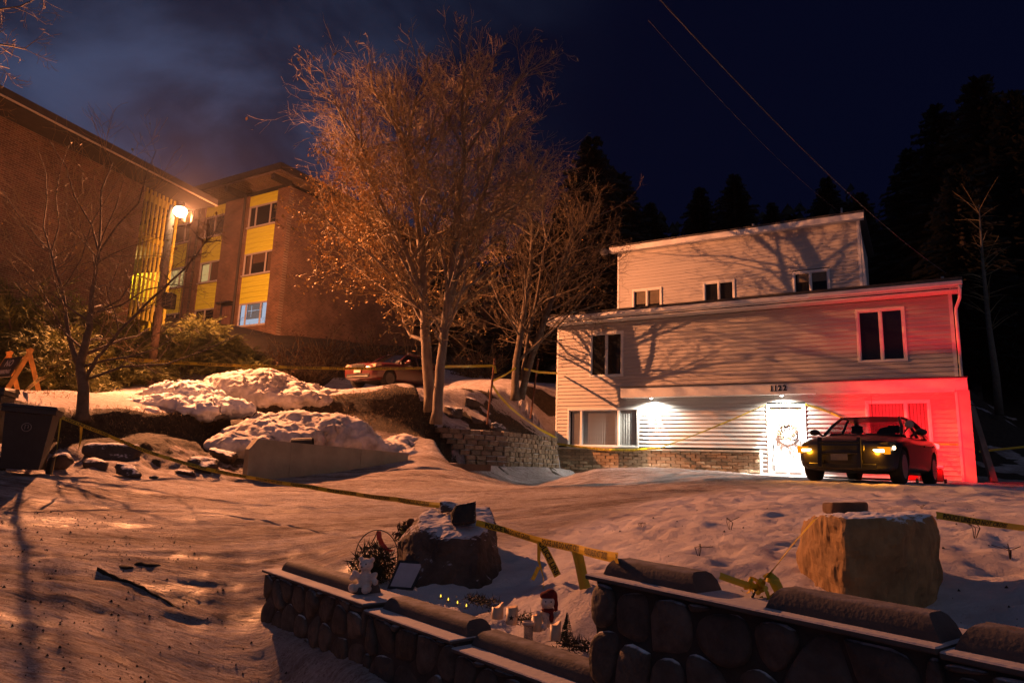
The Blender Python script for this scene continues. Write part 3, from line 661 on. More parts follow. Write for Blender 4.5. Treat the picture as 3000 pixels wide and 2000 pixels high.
# wreath on the door
wr = empty('wreath', HW(7.76, -.02, .62), -HA, 'round wreath of dry brown leaves hanging on the lit white door', 'wreath')
m_ = MB(); rs = random.Random(4)
for i in range(260):
    a = rs.uniform(0, 2 * PI); rr = .25 + rs.gauss(0, .035); c = Vector((rr * math.cos(a) * .95, rs.uniform(-.06, -.005), rr * math.sin(a) * 1.05))
    t = Vector((rs.uniform(-1, 1), rs.uniform(-.3, .3), rs.uniform(-1, 1))).normalized(); s = t.cross(Vector((0, 1, 0))).normalized(); L_ = rs.uniform(.03, .075)
    m_.poly([c - t * L_, c + s * .012, c + t * L_, c - s * .012])
m_.build('leaves', mat('wreath_leaf', (.20, .13, .07), .8, .5, 8, 0), wr)
m_ = MB(); m_.tube([(.25 * math.cos(a), -.012, .25 * math.sin(a)) for a in np.linspace(0, 2 * PI, 25)], .012, 6); m_.build('ring', bark, wr)
m_ = MB(); m_.tube([(0, -.008, .26), (0, -.012, .33), (0, -.006, .38)], .012, 6); m_.build('hook', num, wr)

# things on the porch
cl = empty('cooler', HW(11.35, -1.05, 0), -HA, 'red cooler box with white lid standing behind the dark sedan', 'cooler'); cl.location.z = gz(cl.location.x, cl.location.y)
redp = mat('red_plastic', (.5, .03, .03), .4, .1, 5, 0); whp = mat('white_plastic', (.75, .74, .72), .4, .05, 5, 0)
m_ = MB(); m_.box(-.28, .28, -.18, .18, .04, .36, bev=.03); m_.build('box', redp, cl); m_ = MB(); m_.box(-.30, .30, -.20, .20, .362, .45, bev=.03); m_.build('lid', whp, cl)
m_ = MB(); m_.lathe([(.06, -.03), (.06, .03)], (-.31, .0, .06), 12, Matrix.Rotation(PI / 2, 4, 'Y')); m_.lathe([(.06, -.03), (.06, .03)], (.31, .0, .06), 12, Matrix.Rotation(PI / 2, 4, 'Y')); m_.build('wheels', num, cl)
m_ = MB(); m_.box(-.1, .1, -.188, -.182, .14, .22); m_.build('badge', whp, cl)
shv = empty('snow_shovel', HW(11.05, -.12, 0), -HA, 'snow shovel with a T grip leaning on the red-lit wall', 'shovel'); shv.location.z = gz(shv.location.x, shv.location.y)
m_ = MB(); m_.tube([(0, -.35, .25), (.05, -.03, 1.05)], .016, 8); m_.build('shaft', num, shv); m_ = MB(); m_.tube([(-.06, -.03, 1.06), (.17, -.03, 1.06)], .02, 8); m_.build('grip', whp, shv)
m_ = MB(); m_.box(-.22, .2, -.42, -.36, .02, .34, bev=.01); m_.build('blade', redp, shv)
tim = empty('leaning_timber', (0, 0, 0), 0, 'long timber leaning against the right end of the white house', 'timber')
a_ = P(2912, 1412, 17.9); c_ = P(2845, 1190, 18.9); m_ = MB(); m_.beam(a_, c_, .16, .10, (0, -1, 0)); m_.build('beam', mat('weathered_wood', (.20, .15, .12), .85, .4, 4, .3, 20, stretch=(1, 1, .2)), tim)

# ------------------------------------------------------------------ apartment buildings
bx = brick_mat('red_brick_x', 'x', (.19, .085, .045), (.11, .048, .027), (.26, .19, .13))
by = brick_mat('red_brick_y', 'y', (.19, .085, .045), (.11, .048, .027), (.26, .19, .13))
yel = mat('yellow_panel', (.66, .64, .035), .6, .16, 1.6, .12, 30, dark=(.54, .50, .03))
frm = mat('aluminium_frame', (.42, .36, .32), .45, .1, 5, 0)
darkroof = mat('dark_roof', (.035, .028, .025), .8, .3, 4, .2, 20)
soff = mat('roof_decking', (.16, .11, .08), .8, .3, 3, .2, 20)
BO = P(810.6, 951.8, 37)
bB = empty('apartment_building', BO, -HA, 'brick apartment block with yellow panels between its stacked windows', 'building')
cols = [(-3.50, -1.0), (-7.65, -5.70), (-11.45, -9.05), (-16.5, -14.0)]
# core and piers
m_ = MB(); m_.box(-24, -.3, .25, 15.6, -3, 8.5); m_.build('wall_core', dark_in, bB)
pm = MB(); ed = [-24] + sorted([q for c in cols for q in c]) + [0]
for i in range(0, len(ed), 2): pm.box(ed[i], ed[i + 1], 0, .3, -3, 8.15)
for (a, c) in cols: pm.box(a, c, .0, .3, -3, .14)
pm.build('brick_wall', bx, bB)
m_ = MB(); m_.box(-.3, .0, .3, 15.6, -3, 8.15); m_.build('side_wall', by, bB)
pb = MB(); pb.box(0, 1, 0, .04, 0, 1); pbm = pb.mesh('panel_board'); pbm.materials.append(yel)
WZ = ((.16, 1.52), (3.2, 4.52), (6.15, 7.48))
litA = emat('lit_room_cool', (.66, .78, 1.0), 1.0); litB = emat('lit_room_warm', (1.0, .68, .26), .8); tan = mat('drawn_curtain', (.30, .17, .10), .8, .2, 6, 0)
for ci, (a, c) in enumerate(cols):
    for k, (z0, z1) in enumerate(WZ):
        w_ = c - a
        sp_ = [a + .62, c - .62] if ci != 1 else [a + w_ * .5]
        w = window(bB, a + .02, c - .02, z0, z1, .10, sp_, pane_clear, fw=.06, fm=frm)
        sl_ = MB(); sl_.box(a - .0, c + .0, -.045, .16, z0 - .075, z0 - .002); sl_.build('sill', frm, w)
        lit = {(0, 0): litA, (1, 1): litB, (2, 1): litB, (1, 0): litA}.get((ci, k))
        bk = MB(); bk.box(a + .05, c - .05, .244, .249, z0 + .04, z1 - .04); bk.build('room', dark_in, w)
        if lit:
            bk2 = MB()
            if (ci, k) == (0, 0):
                bk2.box(a + .08, c - .08, .22, .224, z0 + .06, z0 + .42); bk2.box(a + .08, a + .6, .21, .214, z0 + .43, z1 - .06); bk2.box(c - .58, c - .08, .21, .214, z0 + .43, z1 - .06); bk2.box(a + .63, c - .62, .225, .228, z0 + .9, z0 + .93); bk2.box(a + .95, a + .98, .215, .219, z0 + .55, z1 - .15)
            elif (ci, k) == (1, 0): bk2.box(a + .1, a + .9, .22, .224, z0 + .2, z0 + .5)
            elif (ci, k) == (1, 1): bk2.box(a + .08, a + .92, .22, .224, z0 + .1, z1 - .1)
            else: bk2.box(a + .4, c - .3, .22, .224, z0 + .1, z1 - .1)
            bk2.build('lit_interior', lit, w)
            if (ci, k) == (0, 0):
                b3 = MB(); b3.box(a + .63, c - .62, .232, .236, z0 + .43, z1 - .06); b3.build('lit_wall', emat('lit_room_dim', (.55, .42, .38), .45), w)
        if (ci, k) == (1, 1): q_ = MB(); q_.box(a + 1.0, c - .1, .20, .204, z0 + .08, z1 - .08); q_.build('curtain', tan, w)
        if (ci, k) == (0, 1): q_ = MB(); q_.box(a + .1, a + .56, .20, .204, z0 + .08, z1 - .08); q_.box(a + .66, c - .66, .20, .204, z0 + .72, z1 - .08); q_.box(c - .55, c - .1, .20, .204, z0 + .08, z1 - .08); q_.build('curtain', tan, w)
        zt = WZ[k + 1][0] - .078 if k < 2 else 8.14
        nb = 5 if k < 2 else 2; h = (zt - z1) / nb
        for j in range(nb):
            o = bpy.data.objects.new('panel_board', pbm); COL.objects.link(o); o.parent = bB; o.location = (a + .004, .075 + random.uniform(-.004, .004), z1 + j * h); o.scale = (w_ - .008, 1, h - .012)
dp = MB()
for u in (-8.05, -3.72): dp.tube([(u, -.12, -2), (u, -.12, 8.3)], .07, 8)
dp.build('downpipe', darkroof, bB)
dp = MB(); dp.tube([(-8.75, -.06, 6.4), (-8.75, -.06, 1.0), (-8.6, -.06, .8)], .025, 6); dp.tube([(-9.0, -.06, 6.0), (-9.05, -.06, .9)], .02, 6); dp.build('conduit', num, bB)
dd = empty('door', (0, 0, 0)); dd.parent = bB
m_ = MB(); m_.box(-5.02, -3.95, -.03, .0, -1.0, 1.6); m_.box(-5.1, -3.86, -.35, 0, 1.6, 1.68); m_.build('frame', num, dd)
m_ = MB(); m_.box(-4.80, -3.98, -.06, -.032, -1.0, 1.45)
for q in (-4.7, -4.35):
    for zz in (-.5, .25, .9): m_.box(q, q + .25, -.075, -.058, zz, zz + .4, bev=.008)
m_.build('door_leaf', mat('brown_door', (.14, .07, .05), .6, .2, 5, 0), dd)
rf = MB(); rf.box(-24, 0.55, -1.25, 16.2, 8.62, 8.98); rf.build('roof', darkroof, bB)
rf = MB(); rf.box(-24, .5, -1.2, 16.1, 8.50, 8.60)
for q in np.arange(-23.5, .4, .28): rf.box(q, q + .09, -1.19, 0, 8.455, 8.50)
rf.build('soffit_decking', soff, bB)
for q in (-12.6, -8.4, -4.2, -.15): m_ = MB(); m_.box(q - .13, q + .13, -1.15, .1, 8.16, 8.50); m_.build('roof_beam', darkroof, bB)

AA = rad(71.5); AO = P(505, 900, 29); AZ = 7.900
bA = empty('brick_apartment', AO, AA, 'big dark brick apartment wall with a slatted stair screen beside the street lamp', 'building')
zr = 12.66 - AZ
m_ = MB(); m_.box(-26, -2.2, 0, 9, -6, zr - .1); m_.build('brick_wall', bx, bA)
m_ = MB(); m_.box(-30, .52, -1.2, 9.5, zr, zr + .25); m_.build('roof', darkroof, bA)
m_ = MB(); m_.box(-30, .5, -1.17, 9.4, zr - .09, zr - .002); m_.build('soffit', darkroof, bA)
m_ = MB(); m_.box(-30, .56, -1.26, -1.2, zr + .01, zr + .28); m_.build('fascia', darkroof, bA); m_ = MB(); m_.box(.52, .57, -1.2, 9.5, zr - .02, zr + .28); m_.build('fascia', darkroof, bA); m_ = MB(); m_.box(-30, .575, -1.28, -1.2, zr - .03, zr + .008); m_.build('drip_edge', mat('pale_flashing', (.45, .38, .3), .4, .1, 4, 0), bA)
fm = MB(); fm.box(-.03, .03, -.04, .04, 0, 1); fme = fm.mesh('screen_slat'); slat_w = mat('yellow_painted_slat', (.38, .31, .04), .65, .3, 3, .1, 20); fme.materials.append(slat_w)
for i in range(9):
    o = bpy.data.objects.new('screen_slat', fme); COL.objects.link(o); o.parent = bA; o.location = (-2.12 + i * .212, -.05, -.9); o.scale = (1, 1, zr + .75)
m_ = MB(); m_.box(-2.2, -.35, .12, .20, 2.5, 2.72); m_.build('screen_rail', slat_w, bA); m_ = MB(); m_.box(-2.2, -.35, .12, .2, 4.2, 4.5); m_.build('screen_rail', slat_w, bA)
m_ = MB(); m_.box(-2.2, -.35, .2, 4.2, 2.2, 2.48); m_.box(-2.2, -.35, .2, 4.2, -.35, -.1); m_.box(-2.2, -.35, .2, 4.2, -4, -3.8); m_.build('stair_landing', mat('landing_concrete', (.25, .22, .18), .8, .2, 4, .2, 20), bA)
m_ = MB(); m_.box(-2.2, -.35, 4.2, 4.4, -5, 2.2); m_.build('stair_wall', yel, bA); m_ = MB(); m_.box(-2.2, -.35, 2.6, 2.8, 2.2, zr - .1); m_.build('upper_stair_wall', mat('dark_brick_plain', (.10, .05, .02), .8, .4, 4, .2, 20), bA)
m_ = MB(); m_.box(-.42, -.35, .3, 4.2, -5, 1.5); m_.build('end_panel', yel, bA)
m_ = MB(); m_.tube([(-2.15, .25, .95), (-.4, .25, .95)], .025, 6)
for q in np.arange(-2.1, -.4, .18): m_.tube([(q, .25, -.1), (q, .25, .95)], .012, 4)
m_.build('railing', num, bA)
m_ = MB(); m_.box(-1.5, -1.1, 1.5, 2.7, 2.10, 2.19); m_.build('stair_light', emat('stair_lamp', (1, .72, .25), 12), bA)
pl = bpy.data.lights.new('stair_lamp', 'POINT'); pl.energy = 160; pl.color = (1, .62, .16); pl.shadow_soft_size = .2
po = bpy.data.objects.new('stair_lamp', pl); COL.objects.link(po); po.parent = bA; po.location = (-1.3, 2.0, 1.9)
# a lit slatted screen glimpsed between the tree trunks
fb = empty('far_building', P(1240, 1000, 50), -HA, 'distant building with a small lit slatted screen seen behind the trunks', 'building')
m_ = MB(); m_.box(-3, 5, .8, 8, -6, 5); m_.build('wall', by, fb)
m_ = MB(); m_.box(-1.6, .4, .55, .6, -1.0, 3.2); m_.build('lit_wall', emat('far_lit', (.8, .85, .45), .16), fb)
for i in range(8): m_ = MB(); m_.box(-1.6 + i * .26, -1.5 + i * .26, .3, .5, -1.2, 3.4); m_.build('screen_slat', num, fb)

# ------------------------------------------------------------------ street lamp
LD = 23.5; LP = P(529, 612, LD); LB = Vector((LP.x - .35, LP.y + .1, 0)); LB.z = gz(LB.x, LB.y)
sl_ = empty('street_lamp', LB, 0, 'wooden utility pole carrying the bright orange street lamp', 'street lamp')
H = LP.z - LB.z
polew = mat('pole_wood', (.16, .10, .065), .9, .4, 4, .4, 18, stretch=(1, 1, .15))
m_ = MB(); m_.tube([(0, 0, -.3), (0, 0, H * .5), (0, 0, H + .15)], [.14, .12, .11], 14); m_.build('pole', polew, sl_, True)
m_ = MB(); m_.tube([(0.1, -.02, H - .25), (.22, -.06, H - .05), (.34, -.09, H + .08)], .03, 8); m_.build('arm', num, sl_, True)
m_ = MB(); m_.lathe([(.06, .26), (.13, .24), (.15, .10), (.20, .06), (.20, .03)], (.35, -.1, H), 14); m_.build('lamp_head', num, sl_, True)
m_ = MB(); m_.ball((.35, -.1, H - .10), (.23, .23, .20), 16, 12); m_.build('lamp_globe', emat('sodium_globe', (1, .75, .42), 60), sl_, True)
m_ = MB(); m_.box(.14, .50, -.2, .14, H * .42, H * .42 + .55, bev=.02); m_.build('junction_box', num, sl_)
hp = (.35, -.1, H - .12)
globe = sl_.children[3]; globe.visible_shadow = True
def lamp_spot(loc, d, e, size, blend):
    o = spot('sodium_light', loc, d, e, SODIUM, size, blend, sl_, .07); return o
lamp_spot((.35 + .36, -.1 - .16, H - .14), (.62, -.75, -.28), 31500, 158, .35)
lamp_spot((.35 + .06, -.1 + .38, H - .10), (-.12, .97, -.22), 15000, 112, .85)

for (q0, q1) in (((.44, .53), (.645, .365)), ((.28, .49), (.16, .30))):
    m_ = MB(); m_.beam((q0[0], q0[1], H - .06), (q1[0], q1[1], H - .06), .012, .46, (0, 0, 1)); m_.build('added_light_flag', mat('matt_black', (.002, .002, .002), 1, .1, 5, 0, spec=0), sl_)  # plates added beside the lamp to keep its light off the brick walls
# ------------------------------------------------------------------ plants
class Wood(MB): pass
def grow(mb, twigs, tips, p, d, L, r, lvl, maxl, env, rs, up=.25, wob=.16, dens=1.0):
    seg = max(3, int(5 - lvl)) if lvl else 7
    pts = [p.copy()]; rr = [r]; q = p.copy(); dd_ = d.copy()
    for i in range(seg):
        dd_ = (dd_ + Vector((rs.gauss(0, wob), rs.gauss(0, wob), rs.gauss(0, wob) + up * .18))).normalized()
        q = q + dd_ * (L / seg); pts.append(q.copy()); rr.append(r * (1 - .72 * (i + 1) / seg) if lvl else r * (1 - .45 * (i + 1) / seg))
    (twigs if lvl >= 2 else mb).tube(pts, [max(x, .0035) for x in rr], {0: 9, 1: 6, 2: 4}.get(lvl, 3), cap=False)
    if lvl >= maxl: tips.append((pts[-1], dd_)); tips.append((pts[-2], dd_)); return pts
    nch = [int(16 * dens), int(11 * dens), int(7 * dens), int(5 * dens)][min(lvl, 3)]
    for k in range(nch):
        t = rs.uniform(.28 if lvl == 0 else .12, 1.0); fi = t * seg; i = min(int(fi), seg - 1); c = pts[i].lerp(pts[i + 1], fi - i)
        loc = (pts[i + 1] - pts[i]).normalized(); ax = loc.orthogonal().normalized(); ax = Matrix.Rotation(rs.uniform(0, 2 * PI), 3, loc) @ ax
        ang = rad(rs.uniform(28, 58)) if lvl else rad(rs.uniform(25, 62)); nd = (loc * math.cos(ang) + ax * math.sin(ang)); nd.z += up * (.3 if lvl < 2 else .12); nd.normalize()
        Lc = env(c, nd) * rs.uniform(.55, 1.0) if lvl == 0 else L * rs.uniform(.35, .62) * (1.15 - .4 * t)
        if lvl == 0: Lc = min(Lc, 5.2)
        if Lc < .12: continue
        grow(mb, twigs, tips, c, nd, Lc, max(.004, rr[i] * rs.uniform(.35, .55)), lvl + 1, maxl, env, rs, up, wob, dens)
    return pts
def ell_env(c, R):
    def f(p, d):
        q = Vector(((p.x - c.x) / R[0], (p.y - c.y) / R[1], (p.z - c.z) / R[2])); e = Vector((d.x / R[0], d.y / R[1], d.z / R[2]))
        a = e.dot(e); b_ = 2 * q.dot(e); cc = q.dot(q) - 1; D = b_ * b_ - 4 * a * cc
        if D < 0: return .6
        t = (-b_ + math.sqrt(D)) / (2 * a); return max(.4, t)
    return f
def tree(name, stems, env, label, group, seed, maxl=4, leaves=0, leafsel=None, bm_=bark, dens=1.0, up=.25, wob=.16, tm=None, ls=.045):
    rs = random.Random(seed); base = stems[0][0][0]
    root = empty(name, base, 0, label, 'tree', group); tw = MB(); tips = []
    for pts, r0, r1 in stems:
        mb = MB(); pts = [Vector(q) - base for q in pts]; n = len(pts)
        # refine the stem
        fine = []
        for i in range(n - 1):
            for k in range(4): fine.append(pts[i].lerp(pts[i + 1], k / 4) + Vector((rs.gauss(0, .008), rs.gauss(0, .008), 0)))
        fine.append(pts[-1]); fr = [r0 + (r1 - r0) * (i / (len(fine) - 1)) ** .9 for i in range(len(fine))]
        fr[0] *= 1.25
        mb.tube(fine, fr, 12)
        nb = int(26 * dens)
        for k in range(nb):
            t = rs.uniform(.24, 1.0) if n > 2 else rs.uniform(.2, 1); fi = t * (len(fine) - 1); i = min(int(fi), len(fine) - 2); c = fine[i].lerp(fine[i + 1], fi - i)
            ax = Vector((rs.gauss(0, 1), rs.gauss(0, 1), 0)).normalized(); nd = (ax * rs.uniform(.6, 1.1) + Vector((0, 0, rs.uniform(.25, 1.0)))).normalized()
            Lc = min(env(c + base, nd) * rs.uniform(.65, 1.0), 6.0)
            grow(mb, tw, tips, c, nd, Lc, max(.012, fr[i] * rs.uniform(.28, .5)), 1, maxl, env, rs, up, wob, dens)
        for k in range(3): grow(mb, tw, tips, fine[-1], (fine[-1] - fine[-3]).normalized() + Vector((rs.gauss(0, .3), rs.gauss(0, .3), 0)), min(env(fine[-1] + base, Vector((0, 0, 1))), 4), r1 * .8, 1, maxl, env, rs, up, wob, dens)
        mb.build('trunk', bm_, root, True)
    cr_ = tw.build('crown', tm or twig_m, root); cr_['kind'] = 'stuff'
    if leaves:
        lm = MB(); sel = [t for t in tips if (leafsel is None or leafsel(t[0] + base, rs))]; rs.shuffle(sel)
        for (q, d) in sel[:leaves]:
            q = q + Vector((rs.gauss(0, .05), rs.gauss(0, .05), rs.gauss(0, .05) - .03)); a = Vector((rs.gauss(0, 1), rs.gauss(0, 1), rs.gauss(0, 1))).normalized(); b_ = a.orthogonal().normalized(); s = rs.uniform(.6, 1.3) * ls
            lm.poly([q - a * s, q + b_ * s * .55, q + a * s, q - b_ * s * .55])
        o = lm.build('dry_leaves', leaf_m, root); o['kind'] = 'stuff'
    return root
# the big bare tree
bc = P(1268, 640, 19.6); env1 = ell_env(bc, (4.1, 3.4, 5.4))
g1_ = G(1278, 1238, 17, 24); T0 = P(1278, 1238, 19.2)
stemA = [P(1278, 1242, 19.2), P(1290, 1080, 19.2), P(1308, 900, 19.3), P(1330, 740, 19.4), P(1345, 560, 19.5), P(1365, 450, 19.4)]
stemB = [P(1262, 1205, 19.9), P(1250, 1050, 19.9), P(1243, 900, 19.9), P(1235, 740, 19.8), P(1215, 560, 19.8), P(1190, 440, 19.8)]
stemC = [P(1304, 940, 19.3), P(1345, 780, 19.7), P(1400, 620, 19.9), P(1460, 440, 20.0)]
stemD = [P(1244, 880, 19.9), P(1190, 740, 19.4), P(1110, 580, 19.1), P(1060, 430, 19.0)]
lampv = LP
def lsel(q, rs):
    # dead leaves still hang on the low left side of the crown
    return (q.x < -4.1 + rs.uniform(-.6, 2.4)) and q.z < 10.4 + rs.uniform(-2.5, .8) or rs.random() < .05
tree('big_bare_tree', [(stemA, .15, .075), (stemB, .175, .085), (stemC, .10, .05), (stemD, .09, .045)], env1, 'tall bare many-stemmed tree in the centre with dead leaves low on its left', None, 11, maxl=4, leaves=9000, leafsel=lsel, ls=.055, dens=.82)
bc2 = P(1600, 790, 23.5); env2 = ell_env(bc2, (3.5, 2.6, 4.0))
s1_ = [P(1508, 1172, 23.0), P(1512, 1060, 23.0), P(1535, 920, 23.1), P(1555, 780, 23.3), P(1560, 690, 23.6)]
s2_ = [P(1524, 1168, 23.1), P(1560, 1040, 23.1), P(1610, 900, 23.2), P(1650, 760, 23.4), P(1680, 680, 23.6)]
s3_ = [P(1530, 1110, 23.1), P(1545, 1000, 23.3), P(1575, 860, 23.6), P(1600, 700, 23.9)]
tree('slim_tree', [(s1_, .15, .06), (s2_, .13, .055), (s3_, .08, .04)], env2, 'slimmer three-stemmed bare tree standing by the left corner of the white house', None, 23, maxl=4, leaves=250, dens=.62, tm=mat('dim_twigs', (.10, .07, .04), .9, .3, 5, 0), bm_=mat('dim_bark', (.11, .085, .06), .9, .5, 7, .6, 22))  # weaker light on this farther tree put into darker twigs and bark
# small dark tree on the left terrace
bc3 = P(300, 800, 14.5); env3 = ell_env(bc3, (2.6, 1.6, 3.2))
sA = [P(242, 1235, 14.4), P(243, 1130, 14.4), P(235, 1060, 14.4), P(262, 960, 14.4), P(270, 850, 14.4), P(290, 740, 14.4)]
sB = [P(246, 1120, 14.4), P(285, 1050, 14.3), P(350, 970, 14.1), P(450, 870, 13.9), P(560, 770, 13.7), P(606, 705, 13.6)]
sC = [P(228, 1065, 14.4), P(200, 980, 14.3), P(185, 860, 14.3), P(150, 740, 14.3)]
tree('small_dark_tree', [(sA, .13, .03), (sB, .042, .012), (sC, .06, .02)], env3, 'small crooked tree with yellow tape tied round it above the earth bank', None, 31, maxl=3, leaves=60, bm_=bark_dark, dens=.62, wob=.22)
bc4 = P(-120, 150, 12.5); env4 = ell_env(bc4, (2.7, 2.5, 3.4)); b4 = Vector((-12.2, 12.5, 0)); b4.z = gz(b4.x, b4.y)
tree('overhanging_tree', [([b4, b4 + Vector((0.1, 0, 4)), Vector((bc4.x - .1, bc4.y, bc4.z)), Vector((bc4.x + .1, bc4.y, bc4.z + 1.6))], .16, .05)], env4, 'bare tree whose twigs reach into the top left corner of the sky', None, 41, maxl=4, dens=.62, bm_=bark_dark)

# evergreen juniper shrubs
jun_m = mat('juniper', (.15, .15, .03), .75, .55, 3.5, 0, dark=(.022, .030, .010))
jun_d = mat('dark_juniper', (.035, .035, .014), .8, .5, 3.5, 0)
def spray_mesh(seed, R=1.0, Hh=1.0, n=520):
    rs = random.Random(seed); mb = MB()
    for i in range(n):
        a = rs.uniform(0, 2 * PI); el = rs.uniform(.0, 1.0); d = Vector((math.cos(a) * math.cos(el * 1.2), math.sin(a) * math.cos(el * 1.2), math.sin(el * 1.3) * .85 + .05)); o = Vector((d.x * R * rs.uniform(.25, .95), d.y * R * rs.uniform(.25, .95), d.z * Hh * rs.uniform(.35, 1.0)))
        L = rs.uniform(.22, .5); dr_ = (Vector((d.x, d.y, rs.uniform(-.15, .6)))).normalized(); sd = dr_.cross(Vector((0, 0, 1))).normalized(); p = o.copy()
        for k in range(6):
            t = k / 6; w_ = L * .42 * (1 - t * .8); dr2 = (dr_ + Vector((0, 0, -.12 * k))).normalized()
            q = p + dr2 * L / 6
            for s in (-1, 1):
                for j in range(2):
                    e = p.lerp(q, rs.random()) + (sd * s * w_ * rs.uniform(.6, 1) + dr2 * w_ * .75 + Vector((0, 0, rs.uniform(-.04, .06)))); wv = Vector((rs.gauss(0, 1), rs.gauss(0, 1), rs.gauss(0, 1))).normalized() * .012
                    mb.poly([p - wv, e, p + wv])
            p = q
    return mb.mesh('foliage')
jm = [spray_mesh(k, 1, 1, 560) for k in range(3)]
stem_mb = MB(); rs = random.Random(3)
for i in range(9): a = i * .7; stem_mb.tube([(0, 0, -.3), (.3 * math.cos(a), .3 * math.sin(a), .25), (.65 * math.cos(a), .65 * math.sin(a), .6)], [.05, .035, .012], 5)
stem_me = stem_mb.mesh('stems'); stem_me.materials.append(bark_dark)
jl = ['widest yellow-lit juniper under the street lamp', 'yellow-lit juniper right of the utility pole', 'juniper spreading below the lit apartment window', 'low juniper at the right end of the lit hedge', 'juniper in front of the slatted stair screen', 'dim juniper left of the lamp pole behind the crooked tree', 'dark tall juniper against the brick wall', 'darkest juniper at the left edge behind the barricade', 'dark juniper behind the barricade sign', 'small juniper sagging over the terrace edge below the hedge', 'back juniper touching the brick corner']
jp = [(520, 1040, 25.2, 1.5, 1.7, 0), (650, 1025, 26.5, 1.4, 1.5, 0), (715, 1020, 26.0, 1.2, 1.25, 0), (745, 1050, 25.4, 1.0, 1.0, 0), (420, 1020, 25.8, 1.5, 1.9, 0), (360, 1060, 23.8, 1.3, 1.5, 0), (250, 1020, 23.0, 1.9, 3.0, 1), (70, 1030, 21.5, 2.0, 3.6, 1), (160, 1080, 20.8, 1.5, 2.2, 1), (440, 1100, 23.8, 1.1, .9, 0), (590, 960, 28.6, 1.3, 1.6, 0)]
for i, (px, py, D, R_, h_, dk) in enumerate(jp):
    c = P(px, py, D); z = gz(c.x, c.y)
    r_ = empty('juniper_bush', (c.x, c.y, z - .05), random.uniform(0, 6), jl[i], 'bush', 'evergreen bushes along the terrace'); r_.scale = (R_, R_, h_)
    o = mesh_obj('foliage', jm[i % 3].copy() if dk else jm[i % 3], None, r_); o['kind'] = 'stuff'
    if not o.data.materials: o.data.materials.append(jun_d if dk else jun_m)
    mesh_obj('stems', stem_me, None, r_)
# twiggy brown shrubs
brown_leaf = mat('brown_shrub_leaf', (.11, .05, .02), .8, .5, 6, 0)
def shrub_mesh(seed, n=46):
    rs = random.Random(seed); mb = MB(); lf = MB()
    for i in range(n):
        a = rs.uniform(0, 2 * PI); e = rs.uniform(.25, 1); p = Vector((rs.gauss(0, .12), rs.gauss(0, .12), -.1)); d = Vector((math.cos(a) * (1 - e * .6), math.sin(a) * (1 - e * .6), e)).normalized(); L = rs.uniform(.6, 1.15); pts = [p]
        for k in range(5): d = (d + Vector((rs.gauss(0, .14), rs.gauss(0, .14), rs.gauss(0, .1)))).normalized(); p = p + d * L / 5; pts.append(p)
        mb.tube(pts, [.012, .01, .008, .007, .005, .004], 3, cap=False)
        for k in range(7):
            c = pts[rs.randint(1, 4)]; d2 = (d + Vector((rs.gauss(0, .7), rs.gauss(0, .7), rs.gauss(0, .5)))).normalized(); c2 = c + d2 * rs.uniform(.15, .4); mb.tube([c, c.lerp(c2, .5) + Vector((0, 0, .02)), c2], [.005, .004, .003], 3, cap=False)
            for j in range(4):
                q = c.lerp(c2, rs.uniform(.3, 1.1)) + Vector((rs.gauss(0, .03), rs.gauss(0, .03), rs.gauss(0, .03))); t = Vector((rs.gauss(0, 1), rs.gauss(0, 1), rs.gauss(0, 1))).normalized(); b_ = t.orthogonal().normalized(); lf.poly([q - t * .03, q + b_ * .017, q + t * .03, q - b_ * .017])
    a = mb.mesh('branches'); a.materials.append(twig_m); b_ = lf.mesh('leaves'); b_.materials.append(brown_leaf); return a, b_
sh = [shrub_mesh(5), shrub_mesh(6)]
sp_l = [(840, 1050, 27.0, 1.5, 1.7, 'twiggy brown shrub at the foot of the brick corner'), (905, 1070, 27.5, 1.3, 1.4, 'brown shrub left of the red sedan'), (960, 1040, 29.5, 1.6, 2.0, 'tall brown shrub behind the red sedan'), (1100, 1030, 31.0, 1.7, 2.2, 'dim thicket shrub right behind the roof of the red sedan'), (1200, 1050, 31, 1.5, 2.0, 'dim shrub between the two leafless trees'), (790, 1080, 25.6, .9, .9, 'low brown shrub beside the top of the snow heap'), (1400, 1060, 33, 1.8, 2.2, 'dim shrub behind the wooden stake')]
for i, (px, py, D, R_, h_, lab) in enumerate(sp_l):
    c = P(px, py, D); z = gz(c.x, c.y); r_ = empty('brown_shrub', (c.x, c.y, z), i * 1.3, lab, 'shrub', 'leafless brown shrubs behind the terrace'); r_.scale = (R_, R_, h_)
    o = mesh_obj('branches', sh[i % 2][0], None, r_); o['kind'] = 'stuff'; o = mesh_obj('leaves', sh[i % 2][1], None, r_); o['kind'] = 'stuff'
# dark conifers behind the house
con_m = mat('conifer', (.010, .012, .008), .9, .5, .8, 0)
def conifer_mesh(seed):
    rs = random.Random(seed); mb = MB()
    for i in range(46):
        z = .06 + i / 46 * .94; R_ = .24 * (1 - z) ** .8 * rs.uniform(.75, 1.15) + .01
        for k in range(15):
            a = rs.uniform(0, 2 * PI); r_ = R_ * rs.uniform(.6, 1.1); d = Vector((math.cos(a), math.sin(a), 0)); s = Vector((-d.y, d.x, 0))
            b0 = Vector((0, 0, z)); tip = d * r_ + Vector((0, 0, z - r_ * rs.uniform(.1, .5)))
            for j in range(5):
                t0 = j / 5; p = b0.lerp(tip, t0); w_ = r_ * .28 * (1 - t0 * .6)
                for sg in (-1, 1): e = b0.lerp(tip, min(1, t0 + .35)) + s * sg * w_ * rs.uniform(.6, 1.1) - Vector((0, 0, .012 * rs.random())); mb.poly([p, e, p + d * .012 + Vector((0, 0, .006))])
    me = mb.mesh('foliage'); me.materials.append(con_m); return me
cms = [conifer_mesh(1), conifer_mesh(2)]
